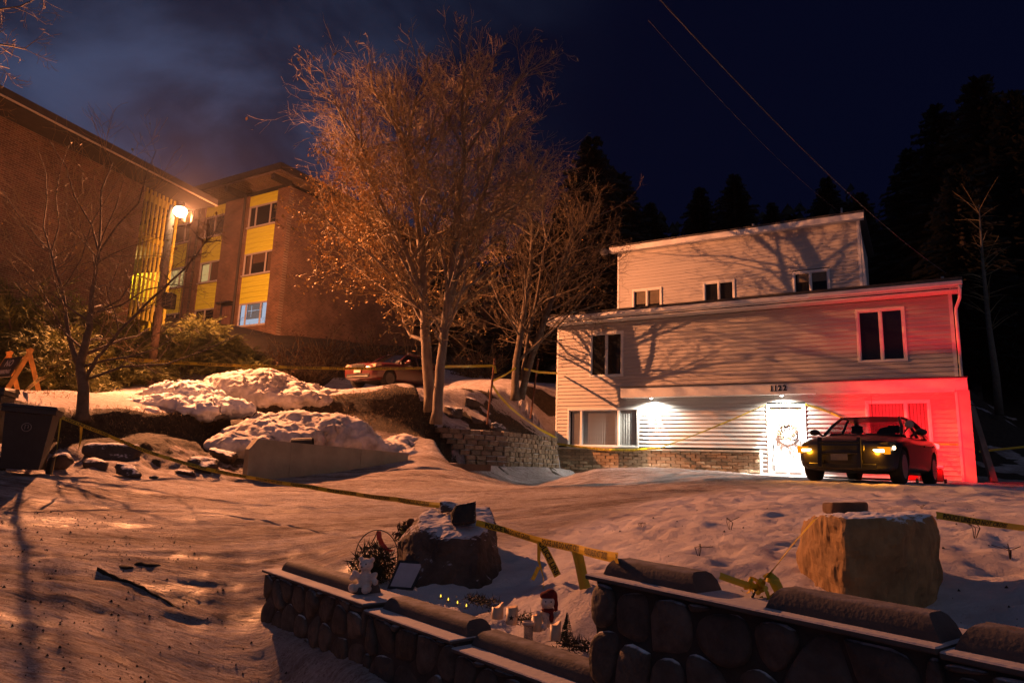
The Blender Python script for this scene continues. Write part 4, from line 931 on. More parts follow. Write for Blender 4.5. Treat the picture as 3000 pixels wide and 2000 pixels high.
tk = MB(); tk.tube([(0, 0, -.05), (0, 0, .9)], [.016, .004], 8); tkm = tk.mesh('trunk'); tkm.materials.append(bark_dark)
# px of the tip, py of the tip, distance
ct = [(1735, 395, 42, 'pointed dark conifer left of the white house, the tallest there'), (1820, 500, 46, 'shorter conifer behind the upper left roof corner'), (1660, 560, 40, 'dark conifer behind the slim bare tree'), (1905, 590, 48, 'low conifer behind the left end of the upper roof'), (2050, 545, 52, 'conifer behind the middle of the upper roof'), (2150, 505, 50, 'taller conifer behind the middle of the upper roof'), (2260, 590, 52, 'small conifer right of the roof vent'), (2420, 515, 50, 'conifer behind the right corner of the upper roof'), (2520, 560, 46, 'conifer just right of the upper storey'),
      (2660, 430, 40, 'conifer above the right eave of the lower roof'), (2740, 300, 38, 'tall black conifer right of the white house'), (2860, 215, 36, 'tallest black conifer at the right edge of the picture'), (2960, 260, 34, 'broad black conifer at the far right'), (3080, 200, 34, 'black conifer cut by the right edge'), (2600, 640, 44, 'squat conifer behind the overhead cable'), (1560, 640, 44, 'conifer half hidden by the slim tree crown'), (2800, 480, 33, 'leaning dark conifer beside the pale trunk')]
for i, (px, py, D, lab) in enumerate(ct):
    t = P(px, py, D); z = gz(t.x, t.y); h_ = t.z - z
    r_ = empty('conifer', (t.x, t.y, z), i * 1.7, lab, 'tree', 'dark conifers on the wooded hill'); s = 1.6 if D > 38 else 1.5; r_.scale = (h_ * s, h_ * s, h_)
    o = mesh_obj('foliage', cms[i % 2], None, r_); o['kind'] = 'stuff'; mesh_obj('trunk', tkm, None, r_)
# the wood on the hillside behind everything, too dark to tell the trees apart
wd = MB(); rs = random.Random(9)
for i in range(70):
    x = rs.uniform(-8, 46); y = rs.uniform(46, 66); z = gz(x, y); h_ = rs.uniform(6, 9.5)
    for k in range(44):
        zz = z + h_ * rs.random(); r_ = 2.0 * (1 - (zz - z) / h_) ** .7 + .15; a = rs.uniform(0, 2 * PI); d = Vector((math.cos(a), math.sin(a), 0)); c = Vector((x, y, zz)); s = Vector((-d.y, d.x, 0)) * .5
        wd.poly([c + Vector((0, 0, .3)), c + d * r_ - s - Vector((0, 0, .5)), c + d * r_ + s - Vector((0, 0, .5))])
o = wd.build('far_wood', con_m); tag(o, 'black wooded hillside filling the gap behind the house', kind='stuff')
# pale slender trunk on the right
pt = empty('pale_slender_tree', P(2925, 1195, 27), 0, 'pale slender leaning trunk right of the white house', 'tree')
m_ = MB(); o_ = pt.location; m_.tube([P(2928, 1215, 27) - o_, P(2918, 1100, 27) - o_, P(2898, 960, 27) - o_, P(2880, 780, 27) - o_, P(2868, 600, 27) - o_], [.16, .13, .10, .06, .02], 8); m_.build('trunk', mat('pale_bark', (.14, .12, .09), .9, .3, 7, .4, 22), pt, True)
m_ = MB(); rs = random.Random(12)
for i in range(46):
    t = rs.uniform(.25, 1); b_ = (P(2918, 1100, 27) - o_).lerp(P(2868, 600, 27) - o_, t); d = Vector((rs.gauss(0, 1), rs.gauss(0, .6), rs.uniform(.1, .9))).normalized(); L_ = rs.uniform(.5, 1.6); m_.tube([b_, b_ + d * L_ * .5 + Vector((0, 0, .05)), b_ + d * L_], [.02, .012, .005], 3, cap=False)
m_.build('crown', twig_m, pt)

# ------------------------------------------------------------------ foreground stone walls
stone_m = mat('river_stone', (.095, .08, .068), .8, .5, 9, .9, 24, frost=(.72, .95), rnd=.35)
mortar_m = mat('wall_mortar', (.05, .043, .038), .95, .4, 8, .5, 20)
cope_m = mat('frosted_coping', (.075, .068, .068), .85, .25, 9, .22, 60, frost=(.85, 1.35, (.30, .30, .34)))
ledge2_m = mat('snowy_ledge', (.10, .09, .085), .85, .3, 6, .3, 30, frost=(.30, .55, (.42, .41, .43)))
def clipp(poly, p, n):
    out = []
    for i in range(len(poly)):
        a = poly[i]; b = poly[(i + 1) % len(poly)]; da = (a[0] - p[0]) * n[0] + (a[1] - p[1]) * n[1]; db = (b[0] - p[0]) * n[0] + (b[1] - p[1]) * n[1]
        if da <= 0: out.append(a)
        if da * db < 0: t = da / (da - db); out.append((a[0] + (b[0] - a[0]) * t, a[1] + (b[1] - a[1]) * t))
    return out
def stone_cells(L, z0, z1, cw, ch, rs, gap=.009):
    pts = []; nr = max(1, round((z1 - z0) / ch)); 
    for j in range(nr + 2):
        nc = max(1, round(L / cw)); off = rs.uniform(0, .5)
        for i in range(-1, nc + 2): pts.append(((i + off + rs.uniform(-.28, .28)) * L / nc, z0 + (j - .5 + rs.uniform(-.26, .26)) * (z1 - z0) / nr))
    cells = []
    for i, p in enumerate(pts):
        poly = [(0, z0), (L, z0), (L, z1), (0, z1)]
        for k, q in enumerate(pts):
            if k == i: continue
            d = (q[0] - p[0], q[1] - p[1]); l = math.hypot(*d)
            if l > 3 * max(cw, ch): continue
            m_ = ((p[0] + q[0]) / 2 - d[0] / l * gap / 2, (p[1] + q[1]) / 2 - d[1] / l * gap / 2); poly = clipp(poly, m_, (d[0] / l, d[1] / l))
            if len(poly) < 3: break
        if len(poly) < 3: continue
        A_ = abs(sum(poly[a][0] * poly[(a + 1) % len(poly)][1] - poly[(a + 1) % len(poly)][0] * poly[a][1] for a in range(len(poly)))) / 2
        if A_ < .0022: continue
        cells.append(poly)
    return cells
def stone_piece(poly, M, parent, rs):
    c = (sum(p[0] for p in poly) / len(poly), sum(p[1] for p in poly) / len(poly))
    q = [(c[0] + (p[0] - c[0]) * .96, c[1] + (p[1] - c[1]) * .96) for p in poly]
    for it in range(2):
        r_ = []
        for i in range(len(q)): a = q[i]; b = q[(i + 1) % len(q)]; r_ += [(a[0] * .75 + b[0] * .25, a[1] * .75 + b[1] * .25), (a[0] * .25 + b[0] * .75, a[1] * .25 + b[1] * .75)]
        q = r_
    st = max(1, len(q) // 16); q = q[::st] if len(q) >= 24 else q
    h = rs.uniform(.020, .036); tx = rs.uniform(-.15, .15); tz = rs.uniform(-.15, .15); mb = MB(); rings = [(1.0, -.03), (1.0, .25 * h), (.90, .72 * h), (.66, .96 * h), (.30, 1.05 * h)]
    for s, d in rings:
        for p in q:
            x = c[0] + (p[0] - c[0]) * s; z = c[1] + (p[1] - c[1]) * s; dd = d + (tx * (x - c[0]) + tz * (z - c[1])) * (1 if d > 0 else 0) + .004 * mnoise.noise(Vector((x * 9, z * 9, 1)))
            mb.v.append(tuple(M @ Vector((x, -dd, z))))
    n = len(q)
    for i in range(len(rings) - 1):
        for k in range(n): a = i * n + k; b = i * n + (k + 1) % n; mb.f.append((a, b, b + n, a + n))
    mb.f.append(tuple((len(rings) - 1) * n + k for k in range(n)))
    mb.build('stone', stone_m, parent, True)
def Zp(px, py, z):
    d = ray(px, py); return CAM + d * ((z - CAM.z) / d.z)
COPE = (.13, .36, .105)
def coping(mb, M, x0, x1, y0, y1, z, h, rs):
    n = 9; ns_ = 9; base = len(mb.v)
    for i in range(ns_ + 1):
        x = x0 + (x1 - x0) * i / ns_; e = min(i, ns_ - i); sc = 1; xx = x
        for k in range(n + 1):
            a = PI * k / n; y = (y0 + y1) / 2 - math.cos(a) * (y1 - y0) / 2 * sc; zz = z + min(1, math.sin(a) * 1.25) ** .8 * h * sc + .003 * mnoise.noise(Vector((x * 5, y * 9, 3)))
            mb.v.append(tuple(M @ Vector((xx + (.06 * (math.sin(a)) if i == 0 else (-.06 * math.sin(a) if i == ns_ else 0)), y, zz))))
    for i in range(ns_):
        for k in range(n): a = base + i * (n + 1) + k; mb.f.append((a, a + n + 1, a + n + 2, a + 1))
    mb.poly([mb.v[base + k] for k in range(n + 1)]); mb.poly([mb.v[base + ns_ * (n + 1) + k] for k in reversed(range(n + 1))]); return mb
def wall(name, a, b, segs, zbase, copes, label, cw, ch, seed, endface=True, cy=(.12, .33, .088)):
    rs = random.Random(seed); a3 = Vector((a[0], a[1], 0)); b3 = Vector((b[0], b[1], 0)); L = (b3 - a3).length; ang = math.atan2(b3.y - a3.y, b3.x - a3.x)
    root = empty(name, (a3.x, a3.y, 0), ang, label, 'stone wall')
    I = Matrix.Identity(4)
    for (u0, u1, zt) in segs:
        zb = zbase
        m_ = MB(); m_.box(u0 + (.035 if u0 == 0 else 0), u1, .03, .40, zb, zt - .028); m_.build('mortar_core', mortar_m, root)
        m_ = MB(); m_.box(u0 - (.012 if u0 == 0 else 0), u1 - .004, -.018, .42, zt - .026, zt, bev=.006); m_.build('ledge', ledge2_m, root)
        for c in stone_cells(u1 - u0, zb, zt - .04, cw, ch, rs): stone_piece([(x + u0, z) for x, z in c], Matrix.Translation((0, .03, 0)), root, rs)
        if u0 == 0 and endface:
            Me = Matrix.Translation((.035, .40, 0)) @ Matrix.Rotation(-PI / 2, 4, 'Z')
            for c in stone_cells(.37, zb, zt - .04, .37, ch, rs): stone_piece(c, Me, root, rs)
    for (u0, u1, zt) in copes:
        m_ = MB(); coping(m_, I, u0, u1, cy[0], cy[1], zt, cy[2], rs); m_.build('coping', cope_m, root, True)
    return root
LA = float(np.linalg.norm(A2 - A1)); LBl = float(np.linalg.norm(B2 - B1))
wall('low_stone_wall', A1, A2, [(0, 1.93, .555), (1.93, 3.03, .515), (3.03, LA, .475)], -.45, [(.12, 1.60, .555), (1.98, 3.02, .515), (3.06, 4.10, .475)], 'low stepped river-stone wall carrying the candles and the white teddy bear', .25, .22, 5)
wall('tall_stone_wall', B1, B2, [(0, 1.72, 1.05), (1.72, LBl, 1.04)], -.75, [(.05, .66, 1.05), (1.02, 1.70, 1.05), (1.74, 2.5, 1.04)], 'taller river-stone wall filling the lower right corner of the picture', .23, .26, 8, cy=(.06, .255, .085))

# ------------------------------------------------------------------ boulders
bld1 = mat('dark_boulder', (.085, .060, .048), .9, .5, 5, .8, 22, frost=(.58, .80, (.52, .52, .56)))
bld2 = mat('sandstone_boulder', (.36, .22, .09), .85, .45, 7, 1.0, 9, frost=(.70, .86), stretch=(1, 1, .7))
def rocky(name, pts, m, label, cat='boulder', vox=.035, amp=.02, sc=4, seed=1, iters=2):
    c = Vector((0, 0, 0))
    for p in pts: c += p
    c /= len(pts); c.z = min(p.z for p in pts)
    me = rock([p - c for p in pts], vox, amp, sc, False, seed, iters); o = mesh_obj(name, me, m); o.location = c; tag(o, label, cat); return o
ground1 = .40
pts = [(lambda x, y, D: P(x, y, D + .35))(*q) for q in [(1150, 1690, 6.6), (1165, 1590, 6.5), (1235, 1500, 6.7), (1300, 1478, 7.1), (1430, 1485, 7.2), (1452, 1512, 6.9), (1462, 1600, 6.5), (1466, 1720, 6.3), (1230, 1545, 6.25), (1300, 1580, 6.05), (1400, 1570, 6.05), (1210, 1735, 6.0), (1400, 1740, 5.95), (1180, 1760, 6.2), (1460, 1740, 6.4), (1300, 1500, 7.5), (1430, 1600, 7.5), (1200, 1600, 7.4), (1250, 1700, 7.4), (1440, 1700, 7.3), (1300, 1800, 6.1), (1430, 1790, 6.2)]]
rocky('boulder', pts, bld1, 'big dark boulder dusted with snow behind the low stone wall', seed=2, amp=.035)
pts = [P(1318, 1508, 6.62), P(1320, 1535, 6.55), P(1338, 1536, 6.5), P(1393, 1530, 6.5), P(1394, 1466, 6.6), P(1392, 1472, 6.75), P(1335, 1479, 6.6), P(1330, 1490, 6.85), P(1390, 1530, 6.85), P(1325, 1535, 6.8)]
rocky('rock', pts, mat('black_rock', (.03, .024, .02), .85, .4, 6, .6, 20, frost=(.80, .95)), 'angular black rock placed on top of the dark boulder', 'rock', .018, .012, 9, 4)
pts = [P(1288, 1470, 7.0), P(1300, 1464, 7.05), P(1340, 1474, 7.1), P(1352, 1500, 7.0), P(1290, 1505, 6.95), P(1345, 1475, 7.3), P(1300, 1470, 7.3)]
rocky('rock', pts, bld1, 'flat grey rock behind the black one on the dark boulder', 'rock', .022, .012, 9, 5)
pts = [P(2475, 1515, 3.92), P(2400, 1508, 4.15), P(2348, 1520, 4.6), P(2620, 1512, 3.95), P(2690, 1498, 4.2), P(2738, 1512, 4.25), P(2760, 1572, 4.2), P(2762, 1690, 4.2), P(2732, 1800, 4.15), P(2480, 1850, 3.88), P(2336, 1760, 4.6), P(2334, 1640, 4.6), P(2350, 1850, 4.55), P(2640, 1530, 3.9), P(2650, 1860, 3.95), P(2420, 1512, 4.9), P(2690, 1520, 4.9), P(2400, 1800, 4.9), P(2690, 1800, 4.9)]
rocky('boulder', pts, bld2, 'squarish tan boulder with one orange-lit side behind the tall stone wall', seed=7, amp=.026, sc=5, vox=.02, iters=1)
pts = [P(2410, 1474, 4.45), P(2412, 1503, 4.45), P(2436, 1508, 4.28), P(2436, 1472, 4.28), P(2540, 1470, 4.3), P(2543, 1506, 4.3), P(2420, 1472, 4.6), P(2420, 1495, 4.6), P(2540, 1470, 4.5), P(2543, 1495, 4.5)]
rocky('rock', pts, mat('brown_rock', (.14, .075, .04), .85, .4, 6, .5, 20), 'small brick-shaped rock on top of the tan boulder', 'rock', .012, .005, 12, 9, 1)

# ------------------------------------------------------------------ earth bank, barrier, block wall
conc = mat('old_concrete', (.35, .30, .20), .85, .35, 1.6, .4, 22, detail=8)
a_ = P(722, 1397, 14.5); b_ = P(1199, 1349, 17.6); a_.z = b_.z = 0; L_ = (b_ - a_).length; ang = math.atan2(b_.y - a_.y, b_.x - a_.x)
bar = empty('concrete_wall', a_, ang, 'pale wedge-shaped concrete retaining wall at the edge of the lot', 'wall')
cuts = [0, .225, .655, .80, 1.0]
zt0 = P(741, 1284, 14.5).z; zt1 = P(1197, 1328, 17.6).z
for i in range(4):
    u0, u1 = cuts[i] * L_ + .004, cuts[i + 1] * L_ - .004; za = zt0 + (zt1 - zt0) * cuts[i]; zb_ = zt0 + (zt1 - zt0) * cuts[i + 1]
    y0 = .004 * (i % 2); ch = .0
    top = [(u0, za), (u1, zb_)] if i else [(u0, za - .22), (u0 + .17, za), (u1, zb_)]
    if i == 3: top = [(u0, za), (u1, zb_), (u1 - .05, zb_ - .12)]
    lowr = gz(*(bar.matrix_world @ Vector((0, 0, 0))).xy) if False else 0.6
    prof = [(u0, lowr)] + top + [(u1 - (.12 if i == 3 else 0), lowr)]
    m_ = MB(); n = len(prof); m_.v = [(u, y0, z) for u, z in prof] + [(u, .2, z) for u, z in prof]; m_.f = [tuple(range(n)), tuple(reversed(range(n, 2 * n)))] + [(k, k + n, (k + 1) % n + n, (k + 1) % n) for k in range(n)]
    m_.build('panel', conc, bar)
curb_m = mat('brown_timber', (.17, .10, .06), .85, .4, 4, .4, 20)
cb = empty('kerb_timber', P(1300, 1368, 18.0), 0, 'low brown timber kerb between the concrete wall and the block wall', 'kerb'); o_ = cb.location
m_ = MB(); m_.beam(P(1185, 1364, 17.4) - o_, P(1432, 1370, 18.7) - o_, .22, .17); m_.build('beam', curb_m, cb)
o = MB(); o.box(-.17, .17, -.1, .1, -.1, .1, bev=.012); o = o.build('concrete_block', conc); o.location = P(1262, 1350, 18.4); tag(o, 'small dark block lying in snow above the timber kerb', 'block')
# block retaining wall
blk = mat('retaining_block', (.26, .18, .115), .92, .45, 5, .9, 18, frost=(.8, .95), rnd=.3)
bw = empty('block_wall', P(1300, 1350, 20.4), 0, 'dry-stacked block retaining wall left of the white house', 'wall'); o_ = bw.location.copy()
mb_ = MB(); mb_.box(-.5, .5, -.5, .5, -.5, .5, bev=.07); bms = []
for k in range(6):
    me_ = mb_.mesh('block'); rs = np.random.RandomState(k)
    for v in me_.vertices:
        if v.co.y < -.3: v.co.y += rs.uniform(-.1, .1); v.co.x *= .97
    me_.materials.append(blk); bms.append(me_)
path = [P(1275, 1350, 20.2), P(1472, 1350, 21.1), P(1560, 1350, 22.7), P(1632, 1350, 24.2)]
for p_ in path: p_.z = 0
lens = [(path[i + 1] - path[i]).length for i in range(3)]; TL = sum(lens)
def along(s):
    for i in range(3):
        if s <= lens[i] or i == 2: d = (path[i + 1] - path[i]).normalized(); return path[i] + d * s, math.atan2(d.y, d.x), i
        s -= lens[i]
zb0 = 1.60; rh = .152; top_z = 2.60; nrow = 7; rs = random.Random(2)
for j in range(nrow):
    s = -.17 if j % 2 else 0; s += .0; start = max(0, .55 - .11 * (nrow - 1 - j)) if j < 4 else 0
    while s < TL:
        w_ = rs.choice([.30, .33, .36]) if s < lens[0] else rs.choice([.2, .28, .16, .3]); mid = s + w_ / 2
        if mid > (1.0 - .16 * j if j < 6 else 0) and mid < TL - .05:
            p_, an, i = along(mid); o = bpy.data.objects.new('block', rs.choice(bms)); COL.objects.link(o); o.parent = bw
            nrm = Vector((-math.sin(an), math.cos(an), 0)); q = p_ + nrm * (.015 * j + rs.uniform(-.012, .02)) - o_
            o.location = (q.x, q.y, zb0 + (j + .5) * rh - o_.z); o.scale = (w_ - .012, .28, rh - .010); o.rotation_euler = (0, 0, an + rs.uniform(-.03, .03))
        s += w_
m_ = MB()
for i in range(3):
    d = (path[i + 1] - path[i]).normalized(); n_ = Vector((-d.y, d.x, 0)); a_ = path[i] + n_ * .30 - o_; b_ = path[i + 1] + n_ * .30 - o_; a_.z = b_.z = (zb0 + top_z) / 2 - .1 - o_.z; m_.beam(a_, b_, .3, top_z - zb0 - .02)
m_.build('backfill', mat('backfill_earth', (.03, .025, .02), .95, .4, 8, .5, 20), bw)
# snow heap on the terrace
def heap(name, ells, label, m, vox=.09, amp=.10, sc=1.6, seed=0):
    me = blob(ells, vox); off = Vector((seed * 5.0, 0, 0))
    for v in me.vertices:
        q = v.co * sc + off; cl = min(1, max(0, (mnoise.noise(q * .9 + Vector((9, 2, 1))) + .15) * 2.2)); v.co += v.normal * (mnoise.fractal(q, .9, 2.1, 4) * amp * 1.1 + cl * (.7 * abs(mnoise.noise(q * 3.3)) + .6 * abs(mnoise.noise(q * 7.9))) * amp * .8)
    me.update(); smooth(me); o = mesh_obj(name, me, m); tag(o, label, 'snow heap'); return o
E1 = lambda px, py, D, rx, ry, rz: (P(px, py, D), (rx, ry, rz))
heap('snow_heap', [E1(770, 1165, 20.9, 1.3, 1.0, .88), E1(700, 1160, 20.6, 1.2, 1.0, .70), E1(860, 1165, 20.9, 1.1, .8, .52), E1(590, 1165, 20.2, 1.4, 1.0, .44), E1(940, 1160, 21.0, .9, .6, .22), E1(800, 1172, 20.4, 2.0, .7, .35), E1(500, 1172, 19.6, .9, .8, .25)], 'tall dirty snow heap ploughed up on the terrace', dirty_shaded_snow, .045, .16, 1.6, 1)
heap('snow_heap', [E1(505, 1195, 17.6, 1.0, .9, .30), E1(570, 1205, 17.2, .6, .5, .22), E1(430, 1200, 17.4, .8, .7, .20), E1(540, 1160, 18.7, 1.0, .9, .35), E1(620, 1195, 18.2, 1.1, .7, .28), E1(400, 1215, 16.4, .5, .4, .16)], 'lower lumpy snow heap spilling over the edge of the bank', snow_m, .045, .16, 2.6, 2)
heap('snow_heap', [E1(900, 1275, 18.4, 1.9, .9, .62), E1(800, 1290, 17.4, 1.3, .9, .50), E1(1000, 1300, 18.4, 1.2, .8, .50), E1(1100, 1325, 18.6, 1.0, .6, .35), E1(1180, 1345, 18.4, .7, .45, .22), E1(700, 1310, 16.4, .8, .7, .35), E1(1165, 1310, 19.2, .7, .5, .34), E1(1230, 1350, 18.9, .6, .4, .18)], 'long snow bank sliding down behind the pale concrete wall', dirty_shaded_snow, .05, .13, 1.9, 3)
# dark slab poking out of the snow
m_ = MB(); m_.v = []; m_.lathe([(.11, -.25), (.12, .22), (.10, .22), (.09, -.25)], (0, 0, 0), 12, Matrix.Rotation(rad(72), 4, 'Y')); o = m_.build('drain_pipe', mat('black_plastic', (.012, .012, .012), .6, .2, 6, 0)); o.location = P(888, 1297, 15.7); o.rotation_euler = (0, .25, 0); tag(o, 'short black pipe end buried in snow on the concrete wall', 'pipe')
# rocks at the foot of the bank
rkm = mat('snowy_rock', (.06, .045, .036), .9, .4, 6, .6, 20, frost=(.72, .9))
rl = [(370, 1366, 12.7, .38, .20, 'snow-capped rock right of the trash cart'), (285, 1355, 12.9, .30, .16, 'wide snow-capped rock beside the hanging tape end'), (600, 1368, 14.2, .45, .22, 'rock left of the pale concrete wall'), (545, 1385, 13.6, .22, .10, 'small flat rock left of the pale concrete wall'), (150, 1345, 12.2, .35, .34, 'rock heap just behind the trash cart'), (330, 1290, 13.6, .55, .28, 'long rock on the bank above the hanging tape end'), (650, 1350, 15.4, .5, .3, 'dark rock in the hollow by the end of the concrete wall'), (455, 1392, 12.9, .12, .07, 'small stone at the foot of the bank'), (1260, 1255, 20.1, .30, .2, 'rock at the foot of the big bare tree'), (1375, 1205, 22.2, .35, .3, 'pointed rock on the slope between the trees'), (1450, 1230, 21.6, .4, .22, 'rounded rock on the slope left of the stake'), (1330, 1235, 21.3, .38, .2, 'dark rock right of the big tree trunk'), (1395, 1235, 21.4, .25, .16, 'small rock midway up the slope')]
for i, (px, py, D, r_, h_, lab) in enumerate(rl):
    c = P(px, py, D); c.z = gz(c.x, c.y); rs = random.Random(i); pts = [Vector((rs.uniform(-1, 1) * r_, rs.uniform(-1, 1) * r_ * .7, rs.uniform(-.3, 1) * h_)) for _ in range(16)]
    o = mesh_obj('rock', rock(pts, max(.03, r_ * .12), r_ * .08, 2.5 / r_ * .6, True, i), rkm); o.location = c; e_ = .25; nn = Vector((gz(c.x - e_, c.y) - gz(c.x + e_, c.y), gz(c.x, c.y - e_) - gz(c.x, c.y + e_), 2 * e_)).normalized(); o.rotation_euler = nn.to_track_quat('Z', 'Y').to_euler(); tag(o, lab, 'rock', 'rocks along the bank')
# dark strip in place of the kerb's shadow line and a grate beside it
kb = empty('kerb', (0, 0, 0)); kb.location = G(400, 1720); del_ = kb; tag(kb, 'straight dark strip standing for the kerb shadow line in the street snow', kind='structure')
p0 = G(285, 1672); p1 = G(528, 1782); o_ = kb.location; d = (p1 - p0).normalized(); n_ = Vector((-d.y, d.x, 0)); m_ = MB(); NK = 14
for i in range(NK + 1):
    q = p0.lerp(p1, i / NK); h_ = .034 * (1 - i / NK) ** .5 + .006 * math.sin(i * 2.7); w_ = .014 + .005 * math.sin(i * 2.1); q.z = gz(q.x, q.y)
    for a_, b_ in ((-w_, -.05), (-w_ * .6, h_), (w_ * .6, h_ * .9), (w_, -.05)): m_.v.append(tuple(q + n_ * a_ + Vector((0, 0, b_)) - o_))
for i in range(NK):
    for k in range(3): a = i * 4 + k; m_.f.append((a, a + 1, a + 5, a + 4))
m_.f += [(0, 3, 2, 1), (NK * 4, NK * 4 + 1, NK * 4 + 2, NK * 4 + 3)]; m_.build('kerb_shadow_strip', mat('kerb_shade', (.016, .013, .011), .97, .4, 9, .4, 20), kb)
for px, py, r_, lab in ((432, 1655, .10, 'larger dark lump of ice frozen into the street snow'), (370, 1665, .07, 'smaller dark lump of ice beside the larger one in the street')):
    c = G(px, py); rs = random.Random(px); pts = [Vector((rs.uniform(-1, 1) * r_ * 1.6, rs.uniform(-1, 1) * r_, rs.uniform(-.6, .5) * r_)) for _ in range(26)]
    o = mesh_obj('ice_lump', blob([((rs.uniform(-.8, .8) * r_, rs.uniform(-.4, .4) * r_, rs.uniform(-.3, .1) * r_), (r_ * rs.uniform(.5, .9), r_ * rs.uniform(.4, .7), r_ * rs.uniform(.5, .9))) for _ in range(4)], .018), mat('dirty_ice', (.02, .016, .014), .97, .5, 8, .4, 20)); o.location = c; tag(o, lab, 'ice lump'); o.scale = (1, 1, .45)
# grit scattered on the street
gb = MB(); rs = random.Random(6)
gp = []
for i in range(5200):
    y = rs.uniform(3.6, 9.5); x = rs.uniform(-7, 0.2) if rs.random() < .85 else rs.uniform(-7, 6)
    if x > -2.3 + (6.85 - y) * .86 - .15 and x < 1.2: continue
    gp.append((x, y))
GPZ = full_h(np.array([g[0] for g in gp]), np.array([g[1] for g in gp]))
for (x, y), z in zip(gp, GPZ):
    r_ = .004 + .012 * rs.random() ** 4 + (.012 if rs.random() < .01 else 0); a = rs.uniform(0, 6); n = len(gb.v)
    gb.v += [(x + r_ * math.cos(a), y + r_ * math.sin(a), z - .002), (x + r_ * math.cos(a + 2), y + r_ * math.sin(a + 2), z - .002), (x + r_ * math.cos(a + 4.2), y + r_ * math.sin(a + 4.2), z - .002), (x, y, z + r_ * 1.1)]
    gb.f += [(n, n + 1, n + 3), (n + 1, n + 2, n + 3), (n + 2, n, n + 3)]
o = gb.build('gravel', mat('grit', (.045, .03, .022), .9, .4, 9, 0)); tag(o, 'dark grit scattered over the icy street', kind='stuff')
# dry grass and roots hanging on the lip of the bank
gm_ = MB(); rs = random.Random(8); tp_ = []
for i in range(len(LIP) - 1):
    a, b = LIP[i], LIP[i + 1]; n = int((b - a).length * 190)
    for k in range(n):
        t = rs.random(); tp_.append((a.x + (b.x - a.x) * t + rs.gauss(0, .18), a.y + (b.y - a.y) * t + rs.gauss(-.05, .22)))
for i in range(900): q = P(rs.uniform(560, 1260), rs.uniform(1160, 1240), 19.9); tp_.append((q.x, q.y - rs.uniform(-.2, .6)))
for i in range(500): q = P(rs.uniform(1300, 1620), 1200, rs.uniform(21.5, 24)); tp_.append((q.x, q.y))
for i in range(260): q = P(rs.uniform(0, 230), 1165, rs.uniform(15.2, 16.4)); tp_.append((q.x, q.y))
GPZ = full_h(np.array([g[0] for g in tp_]), np.array([g[1] for g in tp_]))
for (x, y), z in zip(tp_, GPZ):
    d = Vector((rs.gauss(0, .6), rs.gauss(-.5, .5), rs.uniform(.0, .9))).normalized(); L_ = rs.uniform(.05, .24); w_ = Vector((d.y, -d.x, 0)).normalized() * .005; p_ = Vector((x, y, z - .01)); m1 = p_ + d * L_ * .55; tip = p_ + d * L_ + Vector((0, 0, -L_ * .5)); gm_.v += [tuple(p_ - w_), tuple(p_ + w_), tuple(m1 + w_ * .7), tuple(m1 - w_ * .7), tuple(tip)]; n = len(gm_.v) - 5; gm_.f += [(n, n + 1, n + 2, n + 3), (n + 3, n + 2, n + 4)]
o = gm_.build('dry_grass', mat('dry_grass', (.30, .20, .09), .85, .4, 3, 0)); tag(o, 'dry grass and roots along the lip of the earth bank', kind='stuff')

